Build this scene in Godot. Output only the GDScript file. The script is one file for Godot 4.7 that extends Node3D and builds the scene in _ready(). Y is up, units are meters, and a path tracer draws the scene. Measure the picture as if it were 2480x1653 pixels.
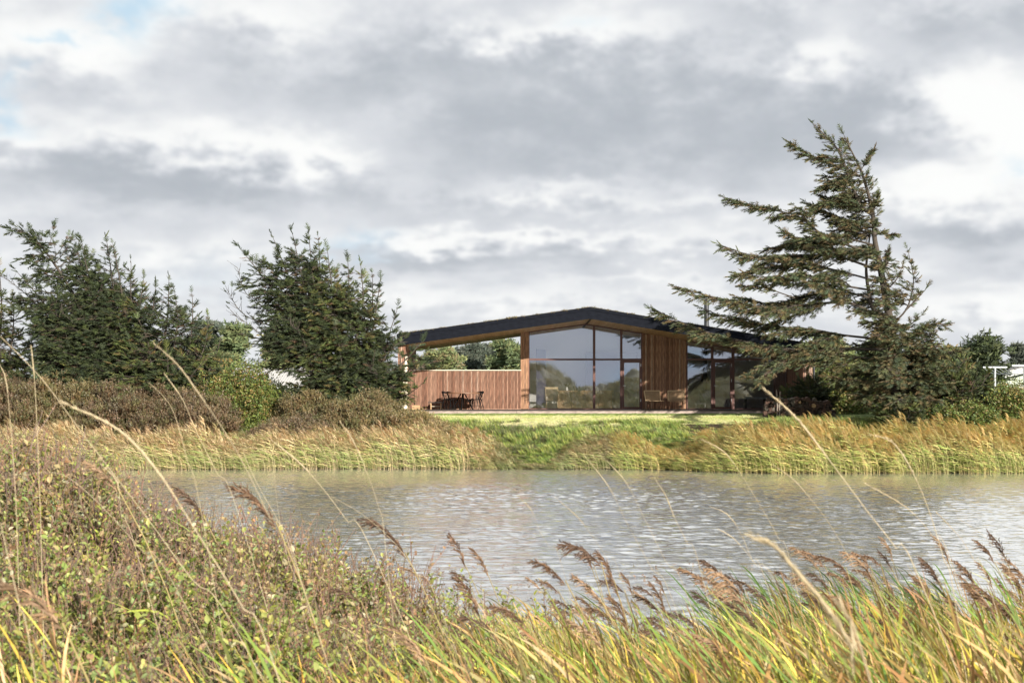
extends Node3D
# A timber house with a turf roof behind a pond, seen over dune scrub and reeds. Distances in metres; the camera looks along -z; the water lies at y = 0.

var rng := RandomNumberGenerator.new()
var taken := {}
var mats := {}
var n_big := FastNoiseLite.new()
var n_mid := FastNoiseLite.new()
var n_fine := FastNoiseLite.new()
var leaf_mat: StandardMaterial3D
var dry_mat: StandardMaterial3D
var needle_mat: StandardMaterial3D
var bark_mat: StandardMaterial3D
const WIND := Vector3(-1, 0, 0)

# ------------------------------------------------------------------ mesh helpers
class MB:
	var v := PackedVector3Array()
	var n := PackedVector3Array()
	var c := PackedColorArray()
	func tri(a: Vector3, b: Vector3, d: Vector3, col: Color, col3 = null) -> void:
		var nn := (d - a).cross(b - a).normalized()
		v.append(a); v.append(b); v.append(d)
		n.append(nn); n.append(nn); n.append(nn)
		c.append(col); c.append(col); c.append(col if col3 == null else col3)
	func quad(a: Vector3, b: Vector3, d: Vector3, e: Vector3, col: Color) -> void:
		tri(a, b, d, col)
		tri(a, d, e, col)
	func hexa(p: Array, col: Color) -> void:   # eight corners: bottom four round, then top four round
		var mid := Vector3.ZERO
		for q in p: mid += q / 8.0
		for f in [[0, 1, 2, 3], [4, 5, 6, 7], [0, 1, 5, 4], [1, 2, 6, 5], [2, 3, 7, 6], [3, 0, 4, 7]]:
			var a: Vector3 = p[f[0]]
			var b: Vector3 = p[f[1]]
			var d: Vector3 = p[f[2]]
			var e: Vector3 = p[f[3]]
			if (d - a).cross(b - a).dot((a + d) * 0.5 - mid) < 0:
				quad(a, e, d, b, col)
			else:
				quad(a, b, d, e, col)
	func box(lo: Vector3, hi: Vector3, col := Color.WHITE) -> void:
		hexa([Vector3(lo.x, lo.y, lo.z), Vector3(hi.x, lo.y, lo.z), Vector3(hi.x, lo.y, hi.z), Vector3(lo.x, lo.y, hi.z),
			Vector3(lo.x, hi.y, lo.z), Vector3(hi.x, hi.y, lo.z), Vector3(hi.x, hi.y, hi.z), Vector3(lo.x, hi.y, hi.z)], col)
	func bar(a: Vector3, b: Vector3, w: float, h: float, col := Color.WHITE, up := Vector3.UP) -> void:   # a squared bar from a to b
		var t := (b - a).normalized()
		var s := t.cross(up)
		if s.length() < 0.05: s = t.cross(Vector3.RIGHT)
		s = s.normalized() * w * 0.5
		var u := s.cross(t).normalized() * h * 0.5
		hexa([a - s - u, a + s - u, a + s + u, a - s + u, b - s - u, b + s - u, b + s + u, b - s + u], col)
	func tube(p: PackedVector3Array, r: PackedFloat32Array, sides: int, col := Color.WHITE) -> void:
		var rings := []
		var ref := Vector3.UP
		for i in p.size():
			var t := (p[mini(i + 1, p.size() - 1)] - p[maxi(i - 1, 0)]).normalized()
			if absf(t.dot(ref)) > 0.95: ref = Vector3.RIGHT
			var s := t.cross(ref).normalized()
			ref = s.cross(t).normalized()
			var ring := PackedVector3Array()
			for k in sides:
				var a := TAU * k / sides
				ring.append(s * cos(a) + ref * sin(a))
			rings.append(ring)
		for i in p.size() - 1:
			for k in sides:
				var m := (k + 1) % sides
				var a0: Vector3 = rings[i][k]
				var a1: Vector3 = rings[i][m]
				var b0: Vector3 = rings[i + 1][k]
				var b1: Vector3 = rings[i + 1][m]
				for q in [[p[i] + a0 * r[i], a0], [p[i + 1] + b1 * r[i + 1], b1], [p[i + 1] + b0 * r[i + 1], b0], [p[i] + a0 * r[i], a0], [p[i] + a1 * r[i], a1], [p[i + 1] + b1 * r[i + 1], b1]]:
					v.append(q[0]); n.append(q[1]); c.append(col)
	func cap(p: Vector3, axis: Vector3, r: float, sides: int, col := Color.WHITE) -> void:
		var s := axis.cross(Vector3.UP if absf(axis.y) < 0.9 else Vector3.RIGHT).normalized()
		var u := axis.cross(s).normalized()
		for k in sides:
			var a := TAU * k / sides
			var b := TAU * (k + 1) / sides
			tri(p, p + (s * cos(a) + u * sin(a)) * r, p + (s * cos(b) + u * sin(b)) * r, col)
	# a leaf blade: rises from a along dir, bends by bend at its tip, widest near a third
	func blade(a: Vector3, dir: Vector3, side: Vector3, length: float, w: float, bend: Vector3, c0: Color, c1: Color, segs := 3) -> void:
		var last_l := a
		var last_r := a
		for i in segs + 1:
			var t := float(i) / segs
			var p := a + dir * length * t + bend * t * t
			var ww := w * 0.5 * (0.55 + 1.3 * t) if t < 0.35 else w * 0.5 * (1.0 - pow((t - 0.35) / 0.65, 1.6))
			var l := p - side * ww
			var r := p + side * ww
			if i > 0:
				var col := c0.lerp(c1, t - 0.5 / segs)
				if i == segs:
					tri(last_l, p, last_r, col)
				else:
					quad(last_l, l, r, last_r, col)
			last_l = l
			last_r = r
	func build() -> ArrayMesh:
		var arr := []
		arr.resize(Mesh.ARRAY_MAX)
		arr[Mesh.ARRAY_VERTEX] = v
		arr[Mesh.ARRAY_NORMAL] = n
		arr[Mesh.ARRAY_COLOR] = c
		var m := ArrayMesh.new()
		m.add_surface_from_arrays(Mesh.PRIMITIVE_TRIANGLES, arr)
		return m

# copies of one small mesh, with a colour each
class Copies3D:
	var b := PackedFloat32Array()
	func add(q: Basis, o: Vector3, col: Color) -> void:
		b.append(q.x.x); b.append(q.y.x); b.append(q.z.x); b.append(o.x)
		b.append(q.x.y); b.append(q.y.y); b.append(q.z.y); b.append(o.y)
		b.append(q.x.z); b.append(q.y.z); b.append(q.z.z); b.append(o.z)
		b.append(col.r); b.append(col.g); b.append(col.b); b.append(1.0)

func numbered(called: String) -> String:
	var k: int = taken.get(called, 0)
	taken[called] = k + 1
	return called if k == 0 else "%s_%03d" % [called, k]

func obj(called: String, m: Mesh, material: Material, parent: Node3D) -> MeshInstance3D:
	var o := MeshInstance3D.new()
	o.name = called
	o.mesh = m
	o.material_override = material
	parent.add_child(o, true)
	return o

func copies(called: String, m: Mesh, material: Material, list: Copies3D, parent: Node3D) -> MultiMeshInstance3D:
	var mm := MultiMesh.new()
	mm.transform_format = MultiMesh.TRANSFORM_3D
	mm.use_colors = true
	mm.mesh = m
	mm.instance_count = list.b.size() / 16
	mm.buffer = list.b
	var o := MultiMeshInstance3D.new()
	o.name = called
	o.multimesh = mm
	o.material_override = material
	o.set_meta("kind", "stuff")
	parent.add_child(o, true)
	return o

func tag(o: Node3D, label: String, category := "", group := "", kind := "") -> void:
	if label: o.set_meta("label", label)
	if category: o.set_meta("category", category)
	if group: o.set_meta("group", group)
	if kind: o.set_meta("kind", kind)

func thing(called: String, label: String, category: String, at := Vector3.ZERO, group := "", kind := "") -> Node3D:
	var o := Node3D.new()
	o.name = numbered(called)
	add_child(o)
	o.position = at
	tag(o, label, category, group, kind)
	return o

func structure(called: String, m: Mesh, material: Material, label: String) -> MeshInstance3D:
	var o := obj(numbered(called), m, material, self)
	tag(o, label, "", "", "structure")
	return o

func dup(o: Node3D, called: String, at: Vector3, label: String, group := "") -> Node3D:
	var r: Node3D = o.duplicate()
	r.name = numbered(called)
	add_child(r)
	r.position = at
	r.set_meta("label", label)
	if group: r.set_meta("group", group)
	return r

func lin(r: float, g: float, b: float) -> Color:
	return Color(r, g, b).linear_to_srgb()

func noise_tex(freq: float, dark: float, light: float, octaves := 4, size := 256, sd := 1, normal := false, bump := 4.0) -> NoiseTexture2D:
	var f := FastNoiseLite.new()
	f.seed = sd
	f.frequency = freq
	f.fractal_octaves = octaves
	var t := NoiseTexture2D.new()
	t.width = size
	t.height = size
	t.seamless = true
	t.noise = f
	if normal:
		t.as_normal_map = true
		t.bump_strength = bump
	else:
		var g := Gradient.new()
		g.set_color(0, Color(dark, dark, dark))
		g.set_color(1, Color(light, light, light))
		t.color_ramp = g
	return t

func mat(key: String, col: Color, rough := 0.8, tex: Texture2D = null, scale := Vector3.ONE, metal := 0.0) -> StandardMaterial3D:
	if mats.has(key): return mats[key]
	var m := StandardMaterial3D.new()
	m.resource_name = key
	m.albedo_color = col
	m.roughness = rough
	m.metallic = metal
	if tex:
		m.albedo_texture = tex
		m.uv1_triplanar = true
		m.uv1_scale = scale
		m.uv1_world_triplanar = true
	mats[key] = m
	return m

func plant_mat(key: String, back: float, rough := 0.65) -> StandardMaterial3D:
	var m := StandardMaterial3D.new()
	m.resource_name = key
	m.vertex_color_use_as_albedo = true
	m.roughness = rough
	m.metallic_specular = 0.45
	m.cull_mode = BaseMaterial3D.CULL_DISABLED
	if back > 0.0:
		m.backlight_enabled = true
		m.backlight = Color(back, back, back)
	mats[key] = m
	return m

func sm(a: float, b: float, x: float) -> float:
	return smoothstep(a, b, x)

func jit(a: float) -> float:
	return rng.randf_range(-a, a)

func pick(list: Array, wobble := 0.15) -> Color:
	var a: Color = list[rng.randi() % list.size()]
	var k := 1.0 + jit(wobble)
	return Color(a.r * k * (1.0 + jit(0.06)), a.g * k, a.b * k * (1.0 + jit(0.08)))

# ------------------------------------------------------------------ ground
func shore(x: float) -> float:      # distance of the far water's edge
	return 51.6 - 3.0 * sm(3.5, 9.5, x) + 0.5 * sm(-6.0, -16.0, x) * -1.0 + 0.35 * n_mid.get_noise_2d(x * 1.7, 4.0)

func near_end(x: float) -> float:   # distance of the near water's edge
	return lerpf(9.0, 12.5, sm(0.5, -2.5, x))

func ground(x: float, d: float) -> float:
	if d < 30.0:
		if d < 0.0:
			var back := -d
			var crest := 0.55 + 1.0 * n_big.get_noise_2d(x * 2.2 + 40.0, back * 0.7)
			return 0.85 + 5.6 * crest * sm(8.0, 46.0, back) + 1.1 * n_mid.get_noise_2d(x * 0.4, back * 0.5) * sm(6.0, 16.0, back)
		var e := near_end(x)
		var left := sm(0.3, -2.5, x)
		return 0.85 * (1.0 - sm(1.5, e, d)) + 0.30 * left * (1.0 - sm(6.0, e, d)) - 0.55 * sm(e - 1.0, e + 3.0, d) + 0.05 * n_mid.get_noise_2d(x * 2.0, d * 2.0)
	var t := d - shore(x)
	if t < 0.0:
		return lerpf(-0.55, -0.03, sm(-3.0, 0.0, t))
	var brow := 57.2 - shore(x)
	var rough := 0.10 * n_mid.get_noise_2d(x * 1.1, d * 1.6) + 0.12 * n_mid.get_noise_2d(x * 0.35 + 9.0, d * 0.5)
	if t < brow:
		var u := t / brow
		return 0.02 + 1.58 * (0.55 * u + 0.45 * sm(0.15, 0.95, u)) + rough * sm(0.05, 0.3, u) * (1.0 - sm(0.85, 1.0, u)) * 1.6
	return 1.60 + 0.30 * sm(57.2, 61.0, d) + 0.35 * n_big.get_noise_2d(x, d) * sm(75.0, 120.0, d)

func build_ground() -> void:
	var xs := PackedFloat32Array([-700.0, -400.0, -220.0, -120.0, -80.0, -56.0])
	var x := -42.0
	while x < 42.0:
		xs.append(x)
		x += 0.5
	xs.append_array([42.0, 56.0, 80.0, 120.0, 220.0, 400.0, 700.0])
	var ds := PackedFloat32Array([-500.0, -300.0, -180.0, -120.0])
	var d := -90.0
	while d < 130.0:
		ds.append(d)
		d += 2.0 if d < -2.0 or d > 74.0 else (0.5 if d < 16.0 else (2.0 if d < 44.0 else 0.35))
	ds.append_array([130.0, 160.0, 220.0, 320.0, 500.0, 900.0])
	var w := xs.size()
	var h := ds.size()
	var p := PackedVector3Array()
	var col := PackedColorArray()
	for j in h:
		for i in w:
			var y := ground(xs[i], ds[j])
			p.append(Vector3(xs[i], y, -ds[j]))
			col.append(ground_color(xs[i], ds[j]))
	var nrm := PackedVector3Array()
	nrm.resize(p.size())
	for j in h:
		for i in w:
			var a := p[j * w + maxi(i - 1, 0)]
			var b := p[j * w + mini(i + 1, w - 1)]
			var e := p[maxi(j - 1, 0) * w + i]
			var f := p[mini(j + 1, h - 1) * w + i]
			nrm[j * w + i] = (b - a).cross(f - e).normalized()
	var idx := PackedInt32Array()
	for j in h - 1:
		for i in w - 1:
			var a := j * w + i
			idx.append_array([a, a + w, a + 1, a + 1, a + w, a + w + 1])
	var arr := []
	arr.resize(Mesh.ARRAY_MAX)
	arr[Mesh.ARRAY_VERTEX] = p
	arr[Mesh.ARRAY_NORMAL] = nrm
	arr[Mesh.ARRAY_COLOR] = col
	arr[Mesh.ARRAY_INDEX] = idx
	var m := ArrayMesh.new()
	m.add_surface_from_arrays(Mesh.PRIMITIVE_TRIANGLES, arr)
	var gm := StandardMaterial3D.new()
	gm.resource_name = "soil_and_turf"
	gm.vertex_color_use_as_albedo = true
	gm.roughness = 0.95
	gm.metallic_specular = 0.2
	gm.albedo_texture = noise_tex(0.03, 0.55, 1.0, 6, 512, 5)
	gm.uv1_triplanar = true
	gm.uv1_world_triplanar = true
	gm.uv1_scale = Vector3(0.21, 0.21, 0.21)
	structure("ground", m, gm, "grassy ground rising from the pond to the house lawn, with dunes on the near side")

func ground_color(x: float, d: float) -> Color:
	var a := n_mid.get_noise_2d(x * 0.9, d * 1.3)
	var b := n_fine.get_noise_2d(x * 1.3, d * 2.2)
	if d < 0.0:
		return Color(0.36, 0.31, 0.17).lerp(Color(0.52, 0.46, 0.33), sm(0.1, 0.5, a + 0.4 * b))
	if d < 30.0:
		return Color(0.10, 0.075, 0.045)
	var t := d - shore(x)
	if t < 0.5:
		return Color(0.075, 0.055, 0.03)
	if d < 56.6:
		return Color(0.15, 0.19, 0.05).lerp(Color(0.085, 0.06, 0.04), sm(0.15, 0.45, a + 0.3 * b))
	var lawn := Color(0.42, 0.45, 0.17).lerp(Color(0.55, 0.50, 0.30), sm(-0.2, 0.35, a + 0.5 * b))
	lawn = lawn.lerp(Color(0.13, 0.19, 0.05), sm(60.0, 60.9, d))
	if d > 70.0 or x > 12.5 or x < -7.0:
		return Color(0.10, 0.13, 0.045)
	return lawn

func build_water() -> void:
	var xs := PackedFloat32Array([-90.0, -60.0, -40.0, -28.0])
	var x := -21.0
	while x < 21.0:
		xs.append(x)
		x += 0.10
	xs.append_array([21.0, 28.0, 40.0, 60.0, 90.0])
	var ds := PackedFloat32Array()
	var d := 6.0
	while d < 54.0:
		ds.append(d)
		d += 0.075
	var w := xs.size()
	var h := ds.size()
	var p := PackedVector3Array()
	for j in h:
		for i in w:
			var dd := ds[j]
			var xx := xs[i]
			var calm := (1.0 - 0.85 * sm(-3.0, -0.3, dd - shore(xx))) * sm(6.0, 15.0, dd) * (0.65 + 0.5 * n_big.get_noise_2d(xx * 1.2 + 70.0, dd * 2.0))
			var u := xx * 0.93 + dd * 0.36
			var v := dd * 0.93 - xx * 0.20
			var ridge := 1.0 - absf(n_fine.get_noise_2d(u * 2.6, v * 7.6)) * 2.0
			var y := 0.012 * n_fine.get_noise_2d(u * 1.4 + 30.0, v * 4.2) + 0.011 * ridge + 0.005 * n_fine.get_noise_2d(u * 6.0, v * 13.0)
			p.append(Vector3(xx, y * calm * 1.7, -dd))
	var nrm := PackedVector3Array()
	nrm.resize(p.size())
	for j in h:
		for i in w:
			var a := p[j * w + maxi(i - 1, 0)]
			var b := p[j * w + mini(i + 1, w - 1)]
			var e := p[maxi(j - 1, 0) * w + i]
			var f := p[mini(j + 1, h - 1) * w + i]
			nrm[j * w + i] = (b - a).cross(f - e).normalized()
	var idx := PackedInt32Array()
	for j in h - 1:
		for i in w - 1:
			var a := j * w + i
			idx.append_array([a, a + w, a + 1, a + 1, a + w, a + w + 1])
	var arr := []
	arr.resize(Mesh.ARRAY_MAX)
	arr[Mesh.ARRAY_VERTEX] = p
	arr[Mesh.ARRAY_NORMAL] = nrm
	arr[Mesh.ARRAY_INDEX] = idx
	var m := ArrayMesh.new()
	m.add_surface_from_arrays(Mesh.PRIMITIVE_TRIANGLES, arr)
	var wm := StandardMaterial3D.new()
	wm.resource_name = "pond_water"
	wm.albedo_color = lin(0.84, 0.832, 0.80)
	wm.metallic = 0.86
	wm.roughness = 0.03
	wm.metallic_specular = 0.71
	wm.normal_enabled = true
	wm.normal_texture = noise_tex(0.05, 0, 1, 4, 512, 11, true, 5.0)
	wm.normal_scale = 0.26
	wm.uv1_triplanar = true
	wm.uv1_world_triplanar = true
	wm.uv1_scale = Vector3(0.5, 0.5, 1.1)
	structure("water", m, wm, "wind-rippled pond reflecting the grey sky, brown along the far bank")

# ------------------------------------------------------------------ sky
const CLOUDS := [[5.67, 11.78, 9.12, 2.28, -0.75],
	[13.33, 10.54, 4.56, 1.93, -0.7],
	[-2.21, 13.66, 4.56, 1.23, -0.6],
	[-0.46, 10.32, 6.14, 1.75, -0.5],
	[-16.15, 8.77, 5.79, 0.96, -0.95],
	[-10.68, 8.3, 3.51, 0.7, -0.6],
	[-17.76, 11.93, 2.28, 1.23, -0.55],
	[-12.36, 14.18, 2.98, 0.88, -0.45],
	[-10.68, 12.63, 3.16, 1.23, -0.45],
	[-6.57, 12.43, 2.46, 1.05, -0.35],
	[1.82, 5.85, 6.32, 0.63, -0.6],
	[-3.96, 5.66, 2.46, 0.53, -0.6],
	[18.04, 6.31, 3.16, 0.67, -0.8],
	[15.8, 14.29, 5.79, 0.96, -0.55],
	[9.97, 15.26, 3.51, 0.7, -0.4],
	[19.61, 13.22, 2.11, 1.23, -0.4],
	[-3.08, 7.74, 3.86, 0.7, -0.45],
	[3.92, 7.56, 4.39, 0.44, -0.35],
	[18.2, 5.06, 3.16, 0.44, -0.35],
	[-14.19, 6.85, 4.39, 0.53, -0.25],
	[4.8, 9.09, 7.02, 0.88, -0.4],
	[-13.53, 14.75, 1.93, 1.05, 0.75],
	[-16.64, 13.52, 1.93, 0.79, 0.8],
	[-18.86, 13.28, 2.11, 1.23, 0.5],
	[-9.66, 15.11, 2.46, 1.05, 0.45],
	[-9.32, 10.02, 3.33, 0.79, 0.85],
	[-15.34, 10.45, 4.91, 0.61, 0.5],
	[-7.26, 9.56, 1.58, 0.53, 0.6],
	[-19.18, 9.92, 1.23, 0.53, 0.6],
	[1.3, 14.58, 3.16, 0.61, 0.85],
	[5.67, 14.76, 2.63, 0.7, 0.5],
	[12.5, 13.69, 1.93, 0.79, 1.0],
	[18.2, 11.66, 2.28, 1.4, 1.25],
	[19.61, 9.73, 1.58, 1.4, 0.9],
	[17.25, 8.23, 2.28, 0.88, 1.05],
	[14.16, 8.52, 2.63, 0.7, 0.5],
	[1.82, 8.44, 2.98, 0.49, 0.8],
	[6.71, 7.87, 2.81, 0.44, 0.5],
	[-3.08, 6.36, 2.81, 0.39, 0.75],
	[1.3, 6.72, 5.26, 0.25, 0.55],
	[9.11, 6.29, 3.86, 0.53, 0.45],
	[18.99, 3.72, 2.63, 0.53, 0.6],
	[-0.46, 4.28, 7.02, 0.44, 0.35],
	[14.16, 5.17, 3.51, 0.44, 0.4],
	[5.67, 4.96, 3.51, 0.25, 0.4],
	[-12.03, 6.06, 2.11, 0.53, 0.3],
	[12.5, 14.81, 1.4, 0.53, 0.4]]
const BLUES := [[-14.85, 14.91, 1.23, 0.79, 0.9],
	[-17.76, 13.76, 0.7, 0.25, 0.5],
	[-19.57, 11.01, 0.7, 0.7, 0.55],
	[-6.31, 6.25, 1.4, 0.49, 0.45],
	[-19.49, 12.29, 0.53, 0.35, 0.4],
	[-12.03, 4.87, 2.11, 0.7, 0.12],
	[3.05, 14.81, 1.05, 0.32, 0.2],
	[19.46, 8.77, 0.53, 0.53, 0.25]]

func sky_color(az: float, el: float) -> Color:
	var e := maxf(el, 0.0)
	var k := 1.0 / (tan(deg_to_rad(e)) + 0.09)
	var qx := sin(deg_to_rad(az)) * k
	var qy := cos(deg_to_rad(az)) * k
	var n1 := n_big.get_noise_2d(qx * 26.0, qy * 26.0)
	var n2 := n_mid.get_noise_2d(qx * 14.0 + 50.0, qy * 14.0)
	var n3 := n_mid.get_noise_2d(az * 1.3 + 20.0, el * 2.6)
	var n4 := n_fine.get_noise_2d(az * 1.0, el * 1.6)
	var n5 := n_fine.get_noise_2d(az * 3.1 + 40.0, el * 5.2)
	var f := 0.20 + 0.12 * n1 + 0.20 * n2 + 0.32 * n3 + 0.17 * n4 + 0.09 * n5
	var blue := 0.0
	var inside := 1.0 - sm(22.0, 34.0, absf(az))
	if inside > 0.0 and el < 26.0:
		var wx := az + 0.9 * n3 + 0.7 * n4 + 0.25 * n5
		var wy := el + 0.6 * n2 + 0.45 * n4 + 0.15 * n5
		for b in CLOUDS:
			var dx: float = (wx - b[0]) / b[2]
			var dy: float = (wy - b[1]) / b[3]
			var q := dx * dx + dy * dy
			if q < 6.0: f += b[4] * 1.0 * exp(-q) * inside
		for b in BLUES:
			var dx: float = (wx - b[0]) / b[2]
			var dy: float = (wy - b[1]) / b[3]
			var q := dx * dx + dy * dy
			if q < 6.0: blue += b[4] * exp(-q) * inside
	f += (1.0 - inside) * (0.25 * n1 + 0.10 * sm(40.0, 140.0, absf(az))) + 0.5 * sm(15.0, 34.0, el)
	blue += (1.0 - inside) * sm(0.05, 0.45, n1 + 0.3 * n2) * 0.8
	f *= 1.0 - 0.45 * sm(2.5, 0.0, el)
	var t := 0.5 + 0.5 * tanh(f * 1.15)
	var col := Color(0.688, 0.712, 0.742).lerp(Color(0.835, 0.848, 0.868), sm(0.0, 0.55, t)).lerp(Color(0.972, 0.975, 0.97), sm(0.45, 0.95, t))
	col = col.lerp(Color(0.70, 0.83, 0.92), clampf(blue * (0.9 + 0.5 * n2), 0.0, 1.0))
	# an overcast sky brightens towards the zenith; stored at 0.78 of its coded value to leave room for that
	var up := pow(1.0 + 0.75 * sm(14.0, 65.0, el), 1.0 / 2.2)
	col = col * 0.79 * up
	return Color(minf(col.r, 1.0), minf(col.g, 1.0), minf(col.b, 1.0))

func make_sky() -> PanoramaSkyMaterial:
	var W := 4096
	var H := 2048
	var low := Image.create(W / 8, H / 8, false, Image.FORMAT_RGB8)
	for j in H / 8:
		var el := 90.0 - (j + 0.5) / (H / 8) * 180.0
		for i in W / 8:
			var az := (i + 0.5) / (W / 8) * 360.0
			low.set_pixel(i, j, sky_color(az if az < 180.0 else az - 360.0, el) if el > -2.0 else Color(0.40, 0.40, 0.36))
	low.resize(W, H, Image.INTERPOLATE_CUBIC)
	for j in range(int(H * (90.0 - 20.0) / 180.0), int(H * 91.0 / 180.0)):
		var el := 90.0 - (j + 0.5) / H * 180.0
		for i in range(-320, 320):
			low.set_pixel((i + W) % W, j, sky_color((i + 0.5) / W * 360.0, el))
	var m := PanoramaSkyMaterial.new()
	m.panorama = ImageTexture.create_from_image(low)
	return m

# ------------------------------------------------------------------ the house
const RIDGE_X := 3.377
const LEFT_X := -4.95
const RIGHT_X := 13.3
const FLOOR := 2.10

func under(x: float) -> float:      # height of the roof's underside
	return 6.01 - (0.139 * (RIDGE_X - x) if x < RIDGE_X else 0.165 * (x - RIDGE_X))

func sloped(mb: MB, x0: float, x1: float, lo: float, hi: float, d0: float, d1: float, col := Color.WHITE) -> void:   # a slab that follows the roof, lo and hi measured from its underside
	var a := under(x0)
	var b := under(x1)
	mb.hexa([Vector3(x0, a + lo, -d0), Vector3(x1, b + lo, -d0), Vector3(x1, b + lo, -d1), Vector3(x0, a + lo, -d1),
		Vector3(x0, a + hi, -d0), Vector3(x1, b + hi, -d0), Vector3(x1, b + hi, -d1), Vector3(x0, a + hi, -d1)], col)

func upright(mb: MB, x0: float, x1: float, y0: float, d0: float, d1: float, drop := 0.0) -> void:   # a post or pane from y0 up to the roof
	var cuts := [x0, x1]
	if x0 < RIDGE_X and x1 > RIDGE_X: cuts = [x0, RIDGE_X, x1]
	for k in cuts.size() - 1:
		var a: float = cuts[k]
		var b: float = cuts[k + 1]
		mb.hexa([Vector3(a, y0, -d0), Vector3(b, y0, -d0), Vector3(b, y0, -d1), Vector3(a, y0, -d1),
			Vector3(a, under(a) - drop, -d0), Vector3(b, under(b) - drop, -d0), Vector3(b, under(b) - drop, -d1), Vector3(a, under(a) - drop, -d1)], Color.WHITE)

func part_box(called: String, lo: Vector3, hi: Vector3, m: Material, parent: Node3D) -> MeshInstance3D:
	var mb := MB.new()
	mb.box(lo, hi)
	return obj(called, mb.build(), m, parent)

var cedar: Array = []
var grey_cedar: Array = []

func wood_mats() -> void:
	var grain := noise_tex(0.035, 0.55, 1.0, 5, 256, 21)
	var tones := [lin(0.57, 0.31, 0.175), lin(0.48, 0.24, 0.13), lin(0.65, 0.39, 0.24), lin(0.53, 0.295, 0.18), lin(0.36, 0.18, 0.10), lin(0.73, 0.49, 0.32)]
	for k in tones.size():
		cedar.append(mat("cedar_%d" % k, tones[k], 0.75, grain, Vector3(3.0, 0.22, 3.0)))
	tones = [lin(0.40, 0.205, 0.132), lin(0.32, 0.152, 0.095), lin(0.47, 0.265, 0.18), lin(0.365, 0.197, 0.132), lin(0.235, 0.115, 0.073), lin(0.55, 0.36, 0.265)]
	for k in tones.size():
		grey_cedar.append(mat("weathered_cedar_%d" % k, tones[k], 0.8, grain, Vector3(3.0, 0.22, 3.0)))

func wood_pick(list: Array) -> Material:
	var k := [0, 0, 0, 1, 1, 2, 3, 3, 4, 5]
	return list[k[rng.randi() % k.size()]]

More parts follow.
